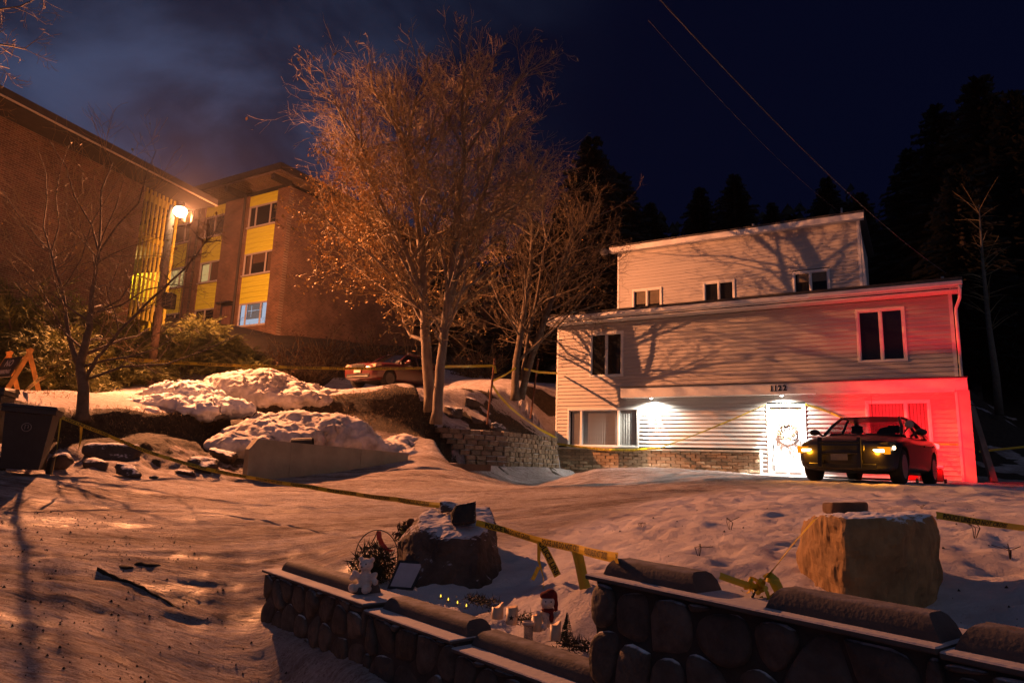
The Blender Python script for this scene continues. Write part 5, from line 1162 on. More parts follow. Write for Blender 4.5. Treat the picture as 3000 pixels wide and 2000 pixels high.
# ------------------------------------------------------------------ cars
def car(name, loc, heading, label, paint, par, rims, lights_on=False, push=False):
    root = empty(name, loc, math.atan2(heading.y, heading.x), label, 'car')
    k = par['w'] / .945; hh = par['h'] / 1.48; Lk = par['L'] / 5.08; FO = par.get('fo', .95); wb_ = par['wb']
    X = lambda x: FO - x * Lk
    st = [(0.0, .60, .30, .62), (.05, .76, .24, .74), (.18, .86, .21, .82), (.45, .915, .20, .905), (1.0, .945, .20, .965), (1.5, .945, .20, 1.00), (1.78, .945, .20, 1.015), (2.4, .94, .20, 1.02), (3.1, .94, .20, 1.03), (3.8, .945, .20, 1.05), (4.25, .94, .21, 1.085), (4.75, .90, .24, 1.08), (5.0, .82, .27, 1.02), (5.08, .70, .32, .86)]
    sec = lambda w, zl, zt: [(0, zt), (w * .55, zt - .008), (w * .84, zt - .045), (w * .97, zt - .13), (w, zt - .28 if zt > .8 else zt - .2), (w * .985, (zl + zt) / 2 - .06), (w * .965, zl + .14), (w * .92, zl), (0, zl)]
    mb = MB(); ring = None
    for x, w, zl, zt in st:
        h_ = sec(w * k, zl * hh, zt * hh); full = [(y, z) for y, z in h_] + [(-y, z) for y, z in reversed(h_[1:-1])]; ring = len(full); mb.v += [(X(x), y, z) for y, z in full]
    for i in range(len(st) - 1):
        for j in range(ring): a = i * ring + j; b = i * ring + (j + 1) % ring; mb.f.append((a, a + ring, b + ring, b))
    mb.f.append(tuple(range(ring))); mb.f.append(tuple(reversed(range((len(st) - 1) * ring, len(st) * ring))))
    me = mb.mesh('body'); bo = bpy.data.objects.new('body_tmp', me); COL.objects.link(bo)
    bm_ = bmesh.new(); bm_.from_mesh(me); bmesh.ops.recalc_face_normals(bm_, faces=bm_.faces); bm_.to_mesh(me); bm_.free()
    sb = bo.modifiers.new('s', 'SUBSURF'); sb.levels = 2
    WR = par['wr']; cutters = []
    for ax in (0, -wb_):
        c = MB(); c.lathe([(WR + .06, -1.3), (WR + .06, 1.3)], (ax, 0, WR), 32, Matrix.Rotation(PI / 2, 4, 'X')); cm = c.mesh('c'); co = bpy.data.objects.new('c', cm); COL.objects.link(co)
        bm_ = bmesh.new(); bm_.from_mesh(cm); bmesh.ops.recalc_face_normals(bm_, faces=bm_.faces); bm_.to_mesh(cm); bm_.free()
        m_ = bo.modifiers.new('b', 'BOOLEAN'); m_.operation = 'DIFFERENCE'; m_.object = co; m_.solver = 'EXACT'; cutters.append(co)
    dg = bpy.context.evaluated_depsgraph_get(); m2 = bpy.data.meshes.new_from_object(bo.evaluated_get(dg)); bpy.data.objects.remove(bo)
    for c in cutters: bpy.data.objects.remove(c)
    bm_ = bmesh.new(); bm_.from_mesh(m2)
    for f in bm_.faces: f.smooth = True
    for e in bm_.edges:
        if len(e.link_faces) == 2 and e.calc_face_angle(0) > rad(40): e.smooth = False
    bm_.to_mesh(m2); bm_.free(); m2.materials.clear(); body = mesh_obj('body', m2, paint, root)
    # greenhouse
    H = par['h']; bz = 1.005 * hh; g = {}
    A0 = (X(1.62), .76 * k, bz); A1_ = (X(2.38), .585 * k, H - .055); C1 = (X(3.55), .58 * k, H - .05); C0 = (X(4.35), .70 * k, 1.07 * hh); B0 = (X(2.95), .80 * k, bz); B1_ = (X(2.95), .60 * k, H - .04)
    mir = lambda p: (p[0], -p[1], p[2])
    for s in (1, -1):
        q = (lambda p: p) if s > 0 else mir
        pm_ = MB(); pm_.tube([q(A0), q(((A0[0] + A1_[0]) / 2, .695 * k, (A0[2] + A1_[2]) / 2 + .015)), q(A1_)], .032, 8); pm_.build('pillar', paint, root, True)
        pm_ = MB(); pm_.tube([q(B0), q(B1_)], .03, 8); pm_.build('pillar', paint, root, True)
        pm_ = MB(); pm_.tube([q(C1), q(((C0[0] + C1[0]) / 2 + .1, .66 * k, (C0[2] + C1[2]) / 2 + .05)), q(C0)], [.04, .06, .075], 8); pm_.build('pillar', paint, root, True)
        pm_ = MB(); pm_.tube([q(A1_), q(B1_), q(C1)], .028, 8); pm_.build('roof_rail', paint, root, True)
        gl = MB(); gl.poly([q(A0), q(B0), q(B1_), q(A1_)]); gl.poly([q(B0), q((X(3.75), .79 * k, 1.03 * hh)), q(C0), q(C1), q(B1_)]); gl.build('side_window', car_glass, root)
        sk = MB(); sk.v = []; 
        y0_, y1_ = (.70 * k, .86 * k); m_ = MB(); m_.ball((X(1.92), s * (.945 * k + .12), bz + .075), (.055, .115, .07), 12, 8); m_.tube([(X(1.9), s * .86 * k, bz - .02), (X(1.92), s * (.945 * k + .03), bz + .05)], .025, 6); m_.build('mirror', par.get('mirror', paint), root, True)
        # door seam lines and handles
        m_ = MB(); m_.box(X(2.9) - .1, X(2.9) + .08, s * .945 * k - .012, s * .945 * k + .018, .80 * hh, .83 * hh, bev=.005); m_.build('door_handle', par.get('trimm', paint), root)
        m_ = MB(); m_.box(X(3.85) - .1, X(3.85) + .08, s * .945 * k - .012, s * .945 * k + .018, .83 * hh, .86 * hh, bev=.005); m_.build('door_handle', par.get('trimm', paint), root)
    gl = MB(); gl.poly([A0, A1_, (A1_[0] + .03, 0, A1_[2] + .03), (A0[0] + .12, 0, A0[2] + .02)]); gl.poly([mir(A0), (A0[0] + .12, 0, A0[2] + .02), (A1_[0] + .03, 0, A1_[2] + .03), mir(A1_)]); gl.build('windshield', car_glass, root)
    gl = MB(); gl.poly([C0, C1, (C1[0], 0, C1[2] + .02), (C0[0] - .1, 0, C0[2] + .01)]); gl.poly([mir(C0), (C0[0] - .1, 0, C0[2] + .01), (C1[0], 0, C1[2] + .02), mir(C1)]); gl.build('rear_window', car_glass, root)
    rf = MB(); NX, NY = 10, 8; x0_, x1_ = A1_[0] + .04, C1[0] - .03
    for i in range(NX + 1):
        for j in range(NY + 1):
            t = i / NX; v = j / NY * 2 - 1; w_ = (.60) * k; rf.v.append((x0_ + (x1_ - x0_) * t, v * w_, H - .045 + .045 * (1 - v * v) * (1 - (2 * t - 1) ** 2 * .6) + .010 * math.sin(PI * t)))
    n = len(rf.v); rf.v += [(x, y, z - .03) for x, y, z in rf.v]
    for i in range(NX):
        for j in range(NY): a = i * (NY + 1) + j; rf.f += [(a, a + 1, a + NY + 2, a + NY + 1), (a + n, a + NY + 1 + n, a + NY + 2 + n, a + 1 + n)]
    rf.build('roof', paint, root, True)
    it = MB()
    for sy in (-.38, .38):
        it.box(X(2.75) - .09, X(2.75) + .03, sy * k - .24, sy * k + .24, .5, H - .40, bev=.03); it.box(X(2.75) - .07, X(2.75) + .01, sy * k - .12, sy * k + .12, H - .37, H - .20, bev=.02)
    it.box(X(3.75), X(3.75) + .12, -.6 * k, .6 * k, .6, H - .42, bev=.03); it.box(X(1.75) - .1, X(1.75), -.7 * k, .7 * k, .9, bz + .03, bev=.02); it.build('seats', num, root)
    it = MB(); it.lathe([(.17, 0), (.185, .01), (.17, .02)], (X(2.1), .36 * k, bz + .03), 16, Matrix.Rotation(rad(70), 4, 'Y')); it.build('steering_wheel', num, root)
    for ax in (0, -wb_):
        for s in (1, -1):
            wz = empty('wheel', (ax, s * (par['tr'] / 2), WR)); wz.parent = root
            if ax == 0: wz.rotation_euler = (0, 0, par.get('steer', 0))
            t = MB(); t.lathe([(WR * .66, -.115), (WR * .93, -.115), (WR, -.085), (WR, .085), (WR * .93, .115), (WR * .66, .115)], (0, 0, 0), 32, Matrix.Rotation(PI / 2, 4, 'X')); t.build('tyre', tyre_m, wz, True)
            r_ = MB(); r_.lathe([(WR * .67, -.09), (WR * .67, .09)], (0, 0, 0), 24, Matrix.Rotation(PI / 2, 4, 'X')); r_.build('rim', dark_in, wz)
            r_ = MB()
            for a in range(5):
                an = a * 2 * PI / 5; r_.beam((0, s * .10, 0), (math.cos(an) * WR * .64, s * .10, math.sin(an) * WR * .64), .055, .03, (0, 1, 0))
            r_.lathe([(.07, -.015), (.06, .02)], (0, s * .105, 0), 12, Matrix.Rotation(PI / 2, 4, 'X')); r_.lathe([(WR * .60, -.01), (WR * .68, .02), (WR * .68, -.02)], (0, s * .1, 0), 24, Matrix.Rotation(PI / 2, 4, 'X')); r_.build('spokes', rims, wz)
    un = MB(); un.box(X(4.6), X(.5), -.66 * k, .66 * k, .20 * hh, .34); un.build('underbody', dark_in, root)
    return root, X, k, hh, bz
car_glass = glass_mat('car_glass', (.006, .006, .008), .03, alpha=.5)
tyre_m = mat('tyre_rubber', (.012, .011, .010), .9, .3, 9, .3, 60)
black_paint = mat('black_car_paint', (.009, .008, .008), .34, .2, 6, 0, coat=.25)
red_paint = mat('red_car_paint', (.06, .010, .008), .32, .2, 5, 0, coat=.4)
silver = mat('silver_rim', (.30, .29, .28), .4, .2, 5, 0, metal=.6); chrome = mat('chrome', (.7, .66, .6), .15, .05, 5, 0, metal=.9)
lens_m = glass_mat('lamp_lens', (.05, .045, .04), .08, alpha=.45); plate_m = mat('licence_plate', (.12, .12, .115), .5, .3, 30, .1, 60, dark=(.12, .11, .10))
amber = emat('amber_lit', (1.0, .62, .30), 12); amber2 = emat('amber_dim', (1.0, .38, .06), 2.2); redlit = emat('tail_lit', (1.0, .02, .02), 14)
th = rad(41); hd = Vector((-math.sin(th), -math.cos(th), 0)); cc = P(2507, 1400, 14.3); cc.z = 1.53
sedan, X, k, hh, bz = car('dark_sedan', cc, hd, 'dark police sedan with push bumper and amber lights on beside the front door', black_paint, dict(w=.945, h=1.48, L=5.08, wb=3.05, wr=.345, tr=1.60, fo=.95, steer=.0), silver)
for s in (1, -1):
    hl = MB(); hl.v = [(X(.10), s * .50, .60), (X(.16), s * .83, .62), (X(.36), s * .905, .70), (X(.38), s * .90, .80), (X(.20), s * .80, .795), (X(.13), s * .50, .73)]; hl.v += [(x - .05, y * .97, z) for x, y, z in hl.v]; hl.f = [(0, 1, 4, 5), (1, 2, 3, 4), (6, 11, 10, 7), (7, 10, 9, 8)] + [(a, (a + 1) % 6, (a + 1) % 6 + 6, a + 6) for a in range(6)]
    h_ = hl.build('headlight', lens_m, sedan)
    t = MB(); t.box(X(.06) - .01, X(.06) + .03, s * .66 - .10, s * .66 + .10, .585, .64, bev=.01); t.build('turn_signal', amber, h_); t = MB(); t.box(X(.09) - .01, X(.09) + .02, s * .68 - .18, s * .68 + .18, .55, .69, bev=.01); t.build('amber_lens', emat('amber_glow', (1.0, .30, .008), 1.05), h_)
    t = MB(); t.ball((X(.27), s * .885, .68), (.045, .03, .04), 8, 6); t.build('side_marker', amber if s > 0 else amber2, h_)
    pl_ = bpy.data.lights.new('amber_lamp', 'POINT'); pl_.energy = 30; pl_.color = (1, .36, .015); pl_.shadow_soft_size = .05; po = bpy.data.objects.new('amber_lamp', pl_); COL.objects.link(po); po.parent = sedan; po.location = (X(-.05), s * .66, .61)
    tl = MB(); tl.v = [(X(5.05), s * .42, .84), (X(5.0), s * .80, .84), (X(4.8), s * .90, .86), (X(4.8), s * .90, .96), (X(5.0), s * .80, .99), (X(5.06), s * .42, .98)]; tl.v += [(x - .03, y * 1.02, z) for x, y, z in tl.v]; tl.f = [(0, 1, 4, 5), (1, 2, 3, 4), (6, 11, 10, 7), (7, 10, 9, 8)] + [(a, (a + 1) % 6, (a + 1) % 6 + 6, a + 6) for a in range(6)]
    t_ = tl.build('tail_light', redlit, sedan)
    al = bpy.data.lights.new('tail_lamp', 'AREA'); al.energy = 105; al.color = (1, .006, .012); al.spread = rad(150); al.size = .35; ao = bpy.data.objects.new('tail_lamp', al); COL.objects.link(ao); ao.parent = sedan; ao.location = (X(5.18), s * .66, .91); ao.rotation_euler = Vector((-1, .30, .50)).to_track_quat('-Z', 'Y').to_euler()
gr = MB(); gr.box(X(.04), X(.04) + .025, -.42, .42, .48, .72, bev=.01); gr.build('grille', num, sedan)
gr = MB(); gr.box(X(.02), X(.02) + .02, -.62, .62, .26, .36, bev=.01); gr.build('lower_intake', num, sedan)
pb_ = MB()
for y in (-.36, .36): pb_.beam((X(-.14), y, .28), (X(-.10), y, .86), .07, .05, (1, 0, 0)); pb_.beam((X(-.12), y, .40), (X(.1), y, .40), .05, .06)
pb_.tube([(X(-.12), -.36, .76), (X(-.12), .36, .76)], .03, 8); pb_.tube([(X(-.12), -.36, .56), (X(-.12), .36, .56)], .03, 8); pb_.build('push_bumper', mat('satin_black_metal', (.03, .03, .03), .3, .2, 5, 0, metal=.5), sedan)
p_ = MB(); p_.box(X(-.145), X(-.15), -.155, .155, .42, .54); p_ = p_.build('licence_plate', plate_m, sedan); 
sp__ = MB(); sp__.lathe([(.03, -.09), (.075, -.05), (.085, .05), (.07, .055)], (X(1.72), .90, bz + .22), 14, Matrix.Rotation(PI / 2, 4, 'Y')); sp__.tube([(X(1.72), .90, bz + .22), (X(1.8), .78, bz + .06)], .015, 6); sp__.build('spotlight', silver, sedan, True)
sp__ = MB(); sp__.tube([(X(2.6), 0, 1.47), (X(2.6), 0, 1.95)], .006, 4); sp__.build('aerial', num, sedan)
wp = MB(); wp.tube([(X(1.52), .1, bz + .02), (X(1.66), .62, bz + .035)], .008, 4); wp.tube([(X(1.52), -.6, bz + .02), (X(1.66), -.05, bz + .035)], .008, 4); wp.build('wiper', num, sedan)

th2 = rad(30); hd2 = Vector((-math.sin(th2), -math.cos(th2), 0)); cc2 = P(1090, 1143, 25.6); cc2.z = gz(cc2.x, cc2.y) + .0
rc, X, k, hh, bz = car('red_sedan', cc2, hd2, 'red sedan with roof rails parked above the bank left of the big tree', red_paint, dict(w=.865, h=1.46, L=4.5, wb=2.61, wr=.31, tr=1.47, fo=.85, steer=-.15, trimm=red_paint), mat('dull_rim', (.05, .045, .04), .6, .2, 5, 0))
for s in (1, -1):
    hl = MB(); hl.v = [(X(.05), s * .40, .66), (X(.10), s * .74, .66), (X(.42), s * .80, .74), (X(.40), s * .78, .82), (X(.20), s * .70, .80), (X(.10), s * .42, .74)]; hl.v += [(x - .05, y * .97, z) for x, y, z in hl.v]; hl.f = [(0, 1, 4, 5), (1, 2, 3, 4), (6, 11, 10, 7), (7, 10, 9, 8)] + [(a, (a + 1) % 6, (a + 1) % 6 + 6, a + 6) for a in range(6)]
    hl.build('headlight', mat('cloudy_lens', (.34, .24, .16), .2, .3, 6, 0), rc)
gr = MB(); gr.tube([(X(.0), -.33, .74), (X(-.02), -.28, .60), (X(-.03), 0, .575), (X(-.02), .28, .60), (X(.0), .33, .74), (X(-.01), 0, .765), (X(.0), -.33, .74)], .016, 6)
for z in (.62, .66, .70): gr.box(X(-.0), X(-.02), -.28, .28, z - .007, z + .007)
gr.build('grille', chrome, rc); gr = MB(); gr.box(X(.03), X(.0), -.3, .3, .59, .745); gr.build('grille_backing', num, rc)
p_ = MB(); p_.box(X(-.02), X(-.04), -.16, .16, .44, .57); p_.build('licence_plate', mat('pale_plate', (.45, .38, .30), .5, .3, 20, 0), rc)
gr = MB(); gr.box(X(.01), X(-.01), -.55, .55, .26, .40, bev=.008); gr.build('lower_intake', num, rc); gr = MB(); gr.tube([(X(-.02), -.5, .31), (X(-.03), 0, .31), (X(-.02), .5, .31)], .012, 6); gr.build('chrome_strip', chrome, rc)
for s in (1, -1): m_ = MB(); m_.tube([(X(2.45), s * .5, 1.41), (X(2.5), s * .5, 1.50), (X(3.4), s * .5, 1.51), (X(3.5), s * .5, 1.42)], .013, 6); m_.build('roof_rail_bar', chrome, rc)
grey_paint = mat('grey_car_paint', (.10, .11, .12), .35, .2, 5, 0, coat=.3)
c3 = P(1640, 1113, 40); c3.z = gz(c3.x, c3.y)
car('grey_hatchback', c3, Vector((-.97, -.25, 0)), 'grey car half hidden behind the left edge of the white house', grey_paint, dict(w=.9, h=1.5, L=4.5, wb=2.6, wr=.31, tr=1.5, fo=.85), silver)

# ------------------------------------------------------------------ trash carts
bin_m = mat('dark_cart_plastic', (.022, .020, .020), .55, .3, 6, .15, 40, frost=(.80, .92))
def cart(loc, rz, label, sc=1.0, tilt=0):
    r = empty('trash_cart', loc, rz, label, 'trash cart', 'wheeled trash carts'); r.scale = (sc, sc, sc); r.rotation_euler = (0, tilt, rz)
    m_ = MB(); n = 4; pr = [(.24, .27, .10), (.30, .36, .92), (.34, .40, .93), (.34, .40, 1.0)]
    m_.v = [(sx * a, sy * b, z) for a, b, z in pr for sx, sy in ((-1, -1), (1, -1), (1, 1), (-1, 1))]
    for i in range(3):
        for q in range(4): a = i * 4 + q; b = i * 4 + (q + 1) % 4; m_.f.append((a, b, b + 4, a + 4))
    m_.f += [(3, 2, 1, 0), (12, 13, 14, 15)]; m_.build('body', bin_m, r)
    m_ = MB(); m_.v = [(-.36, -.42, 1.005), (.36, -.42, 1.005), (.36, .42, 1.005), (-.36, .42, 1.005), (-.33, -.38, 1.05), (.33, -.38, 1.05), (.33, .40, 1.09), (-.33, .40, 1.09)]; m_.f = [(3, 2, 1, 0), (4, 5, 6, 7), (0, 1, 5, 4), (1, 2, 6, 5), (2, 3, 7, 6), (3, 0, 4, 7)]; m_.build('lid', bin_m, r)
    for s in (-1, 1):
        m_ = MB(); m_.lathe([(.05, -.035), (.14, -.035), (.15, -.02), (.15, .02), (.14, .035), (.05, .035)], (s * .31, .30, .15), 20, Matrix.Rotation(PI / 2, 4, 'Y')); m_.build('wheel', tyre_m, r, True)
    m_ = MB(); m_.tube([(-.26, .40, .97), (-.26, .50, .99), (.26, .50, .99), (.26, .40, .97)], .018, 8); m_.build('handle', bin_m, r, True)
    m_ = MB(); m_.tube([(.06 * math.cos(a), -.358, .72 + .06 * math.sin(a)) for a in np.linspace(0, 2 * PI, 21)], .006, 4); m_.tube([(-.02, -.356, .69), (-.02, -.356, .75), (.02, -.356, .75), (.02, -.356, .70)], .007, 4); m_.build('emblem', mat('grey_print', (.22, .21, .2), .6, .2, 5, 0), r)
    return r
b0 = G(75, 1392); b0 = P(62, 1392, 11.2); z_ = gz(b0.x, b0.y); b0.z = z_
cart(b0, rad(26), 'dark wheeled trash cart with snow on its lid and a round emblem', 1.06, rad(2))
b1 = P(-70, 1370, 11.9); b1.z = gz(b1.x, b1.y); cart(b1, rad(20), 'second trash cart cut by the left edge of the picture', .98)
# A-frame barricade
bo_ = P(35, 1155, 17.2); bo_.z = gz(bo_.x, bo_.y); bar2 = empty('sign_barricade', bo_, rad(-32), 'yellow wooden A-frame barricade carrying a dark no parking sign', 'barricade')
bw_m = mat('yellow_barricade_wood', (.55, .27, .05), .7, .3, 4, .2, 20)
for y in (-.75, .75):
    for s in (-1, 1):
        pass
for (sx, y0_) in ((0, 0), (0, 1)):
    pass
for xx in (-.55, .55):
    m_ = MB(); m_.beam((xx, -.36, 0), (xx, .05, 1.12), .10, .045, (1, 0, 0)); m_.build('leg', bw_m, bar2); m_ = MB(); m_.beam((xx + .005, .38, 0), (xx + .005, -.03, 1.10), .10, .045, (1, 0, 0)); m_.build('leg', bw_m, bar2)
m_ = MB(); m_.beam((-.6, -.01, .9), (.6, -.01, .9), .09, .04, (0, 0, 1)); m_.build('cross_rail', bw_m, bar2)
m_ = MB(); m_.v = []; Mt = Matrix.Translation((0, -.20, .62)) @ Matrix.Rotation(rad(-20), 4, 'X'); m_.box(-.46, .46, -.012, .012, -.26, .30, Mt); sg = m_.build('sign_panel', mat('dark_sign', (.02, .02, .025), .5, .3, 6, 0), bar2)
for tx, sz, zz in (('NO', .26, .12), ('PARKING', .15, -.12)):
    me = text_mesh(tx, sz, .006)
    for v in me.vertices: v.co = Mt @ Vector((v.co.x, -.016, v.co.y + zz))
    mesh_obj('sign_lettering', me, mat('grey_paint', (.5, .46, .42), .6, .2, 5, 0), sg)

# ------------------------------------------------------------------ stakes and cables
stk = mat('rusty_stake', (.16, .06, .03), .9, .4, 6, .3, 20)
for (a, b, lab) in (((1428, 1215, 21.3), (1450, 1050, 21.3), 'rusty stake holding the yellow tape between the two bare trees'), ((1555, 1200, 23.2), (1577, 1050, 23.2), 'thin rusty stake between the slim tree and the house')):
    p0 = P(*a); p1 = P(*b); r_ = MB(); r_.tube([Vector((0, 0, -.3)), p1 - p0], .034, 6); o = r_.build('stake', stk); o.location = p0; tag(o, lab, 'stake')
cab = mat('cable_black', (.06, .055, .055), .6, .2, 5, 0)
def cable(a, b, sag, r_, lab):
    pts = [a.lerp(b, t) - Vector((0, 0, sag * 4 * t * (1 - t))) for t in np.linspace(0, 1, 28)]; m_ = MB(); m_.tube([p - a for p in pts], r_, 6); o = m_.build('power_cable', cab); o.location = a; tag(o, lab, 'cable', 'overhead cables to the house')
cable(P(1880, -60, 8.5), P(2772, 800, 19.5), .35, .009, 'thicker overhead cable running down to the right eave of the white house')
cable(P(1900, 60, 12), P(2475, 632, 24.2), .30, .006, 'thin overhead cable running down to the upper roof of the white house')
# ------------------------------------------------------------------ police tape
tape_m = mat('yellow_tape', (.66, .47, .02), .38, .15, 5, 0); ink = mat('tape_ink', (.02, .018, .012), .6, .1, 5, 0)
TXT = None
def tape(pts, label, w=.076, sag=0, twist=(0, 0), text=True, name='police_tape', group='yellow police tape strung around the lot', phase=.0, wave=.10, parent=None, up0=None):
    global TXT
    pts = [Vector(p) for p in pts]; o_ = pts[0].copy(); fine = []
    for i in range(len(pts) - 1):
        n = max(4, int((pts[i + 1] - pts[i]).length / .12)); sg = sag * (pts[i + 1] - pts[i]).length
        for k in range(n): t = k / n; fine.append(pts[i].lerp(pts[i + 1], t) - Vector((0, 0, sg * 4 * t * (1 - t))) - o_)
    fine.append(pts[-1] - o_); S = [0]
    for i in range(1, len(fine)): S.append(S[-1] + (fine[i] - fine[i - 1]).length)
    T = S[-1]; fr = []
    for i, p in enumerate(fine):
        d = (fine[min(i + 1, len(fine) - 1)] - fine[max(i - 1, 0)]).normalized(); up = (up0 or Vector((0, 0, 1))); up = (up - d * up.dot(d)); up = up.normalized() if up.length > .05 else d.orthogonal().normalized()
        t = S[i] / max(T, .01); a = twist[0] + (twist[1] - twist[0]) * t + wave * math.sin(S[i] * 2.1 + phase); up = Matrix.Rotation(a, 3, d) @ up; fr.append((d, up, d.cross(up)))
    mb = MB()
    for p, (d, u, n_) in zip(fine, fr):
        for v in (-.5, 0, .5): mb.v.append(tuple(p + u * w * v + n_ * .004 * (1 - abs(v) * 2)))
    for i in range(len(fine) - 1):
        for j in (0, 1): a = i * 3 + j; mb.f.append((a, a + 1, a + 4, a + 3))
    o = mb.build(name, tape_m, None); o.location = o_
    if label: tag(o, label, 'tape', group)
    if text:
        if TXT is None: TXT = text_mesh('POLICE LINE DO NOT CROSS', .0725, .0022)
        V = [v.co * (w / .076) for v in TXT.vertices]; F_ = [tuple(p.vertices) for p in TXT.polygons]; half = max(v.x for v in V); per = half * 2 + .22; mb = MB(); s0 = half + .05 + phase * .1
        if T < per: s0 = T / 2 if T > half * 1.2 else half - .02
        while s0 - half < T:
            base = len(mb.v); ok = set()
            for vi, v in enumerate(V):
                s = s0 + v.x; i = int(np.searchsorted(S, s)) - 1; inside = 0 <= i < len(fine) - 1
                i = min(max(i, 0), len(fine) - 2); f = (s - S[i]) / max(S[i + 1] - S[i], 1e-6); p = fine[i].lerp(fine[i + 1], min(max(f, 0), 1)); d, u, n_ = fr[i]; d2, u2, n2 = fr[i + 1]; u = u.lerp(u2, f) if inside else u; n_ = n_.lerp(n2, f) if inside else n_
                tc_ = ((CAM - o_ - p).dot(n_)) > 0; mb.v.append(tuple(p + u * v.y + n_ * (.0065 if tc_ else -.0045)))
                if inside: ok.add(vi)
            for f_ in F_:
                if all(q in ok for q in f_): mb.f.append(tuple(q + base for q in f_))
            s0 += per
        if mb.f: mesh_obj('lettering', mb.mesh('lettering'), ink, o)
    return o
tape([P(293, 1046, 14.3), P(640, 1068, 17.0), P(1000, 1079, 19.0), P(1236, 1078, 19.6)], 'long yellow tape from the crooked tree to the big bare tree', sag=.004, wave=.35)
tape([P(1300, 1074, 19.3), P(1449, 1071, 21.3)], 'yellow tape from the big tree to the rusty stake', text=False, wave=.3)
tape([P(258, 1070, 14.4), P(160, 1088, 14.7), P(112, 1112, 15.4), P(52, 1152, 16.8)], 'yellow tape from the crooked tree down to the barricade', sag=.02, wave=.8)
tape([P(182, 1222, 11.0), P(300, 1268, 11.2), P(430, 1322, 11.2), P(600, 1372, 11.0), P(760, 1403, 10.4), P(900, 1424, 9.6), P(1040, 1446, 8.8), P(1160, 1462, 7.9), P(1290, 1480, 7.1)], 'yellow tape from the trash cart across the lot to the dark boulder', sag=.006, wave=.25, w=.055)
tape([P(1395, 1530, 6.3), P(1480, 1552, 6.2), P(1580, 1583, 5.6), P(1690, 1606, 5.0), P(1812, 1634, 3.72)], 'yellow tape from the dark boulder to the first coping of the tall wall', sag=.004, wave=.08, phase=.4, w=.055)
tape([P(1581, 1584, 5.58), P(1606, 1628, 5.55), P(1634, 1686, 5.5)], 'lettered tape end dangling left of the knotted bunch', w=.06, twist=(.2, .35), up0=Vector((1, 0, .3)))
tape([P(1580, 1585, 5.6), P(1578, 1640, 5.6), P(1592, 1690, 5.58), P(1592, 1738, 5.55)], 'thin twisted tape tail hanging down to the snow behind the plush', w=.03, text=False, twist=(0, 2), up0=Vector((1, 0, 0)))
tape([P(1578, 1660, 5.6), P(1560, 1698, 5.58)], 'short frayed tape strip on the twisted tail', w=.03, text=False, up0=Vector((1, 0, 0)))
tape([P(1688, 1606, 5.1), P(1699, 1650, 5.08), P(1714, 1724, 5.02)], 'wide yellow tape bunch hanging beside the tall wall end', w=.075, twist=(.1, .2), text=False, up0=Vector((1, 0, .1)))
tape([P(1691, 1608, 5.06), P(1703, 1660, 5.03), P(1722, 1722, 4.97)], 'second fold of the hanging tape bunch', w=.045, twist=(.8, .3), text=False, up0=Vector((1, 0, .1)))
tape([P(2108, 1685, 3.2), P(2150, 1700, 3.22), P(2185, 1712, 3.25), P(2228, 1722, 3.3)], 'slack tape between the first coping and the knot', w=.03, text=False, wave=.6)
tape([P(2215, 1725, 3.3), P(2262, 1670, 3.5), P(2330, 1585, 3.8), P(2392, 1515, 4.05)], 'yellow tape rising from the knot to the tan boulder', w=.055, twist=(.5, .9))
tape([P(2246, 1680, 3.45), P(2268, 1700, 3.4), P(2290, 1745, 3.35), P(2297, 1762, 3.3)], 'loose tape end beside the knot on the wall', w=.05, text=False, twist=(.2, 1.0), up0=Vector((1, 0, .1)))
tape([P(2742, 1508, 4.2), P(2860, 1527, 4.3), P(3060, 1555, 4.5)], 'yellow tape running off the right edge from the tan boulder', w=.042, wave=.5)
tape([P(1438, 1118, 21.3), P(1480, 1098, 22), P(1512, 1076, 22.9)], 'yellow tape from the stake up to the slim tree', text=False, wave=.4)
tape([P(1535, 1080, 22.9), P(1580, 1090, 23.2), P(1634, 1093, 24.3)], 'yellow tape from the slim tree to the house corner', text=False, wave=.3)
tape([P(1440, 1124, 21.3), P(1462, 1158, 21.6), P(1492, 1190, 22.0), P(1525, 1218, 22.4), P(1580, 1256, 23.3), P(1632, 1284, 24.2)], 'shiny yellow tape dropping from the stake towards the house foundation', text=False, wave=.6)
tape([P(1449, 1071, 21.25), P(1452, 1092, 21.25)], 'tape end hanging from the top of the stake', text=False, w=.07, up0=Vector((1, 0, 0)))
tape([HW(.1, -.12, .12), HW(.9, -.13, .03), HW(1.9, -.14, -.06), HW(2.9, -.14, -.06), HW(3.9, -.12, .02)], 'yellow tape sagging along the top of the house foundation', w=.07)
tape([HW(3.95, -.10, .05), HW(5.2, -.12, .52), HW(6.3, -.10, .98), HW(7.19, -.09, 1.38)], 'yellow tape slanting across the siding up to the door frame', w=.04, twist=(.5, .9), wave=.4)
tape([HW(8.31, -.09, 1.38), HW(8.9, -.15, 1.15), HW(9.6, -.25, .80)], 'yellow tape slanting down from the door frame behind the sedan', w=.055, wave=.4)
tape([HW(11.0, -.2, .25), HW(12.0, -.64, .22)], 'faint tape on the red-lit wing wall', w=.05)
tape([P(2868, 1322, 19.5), P(3060, 1302, 20)], 'dim tape right of the white house', w=.06, text=False)
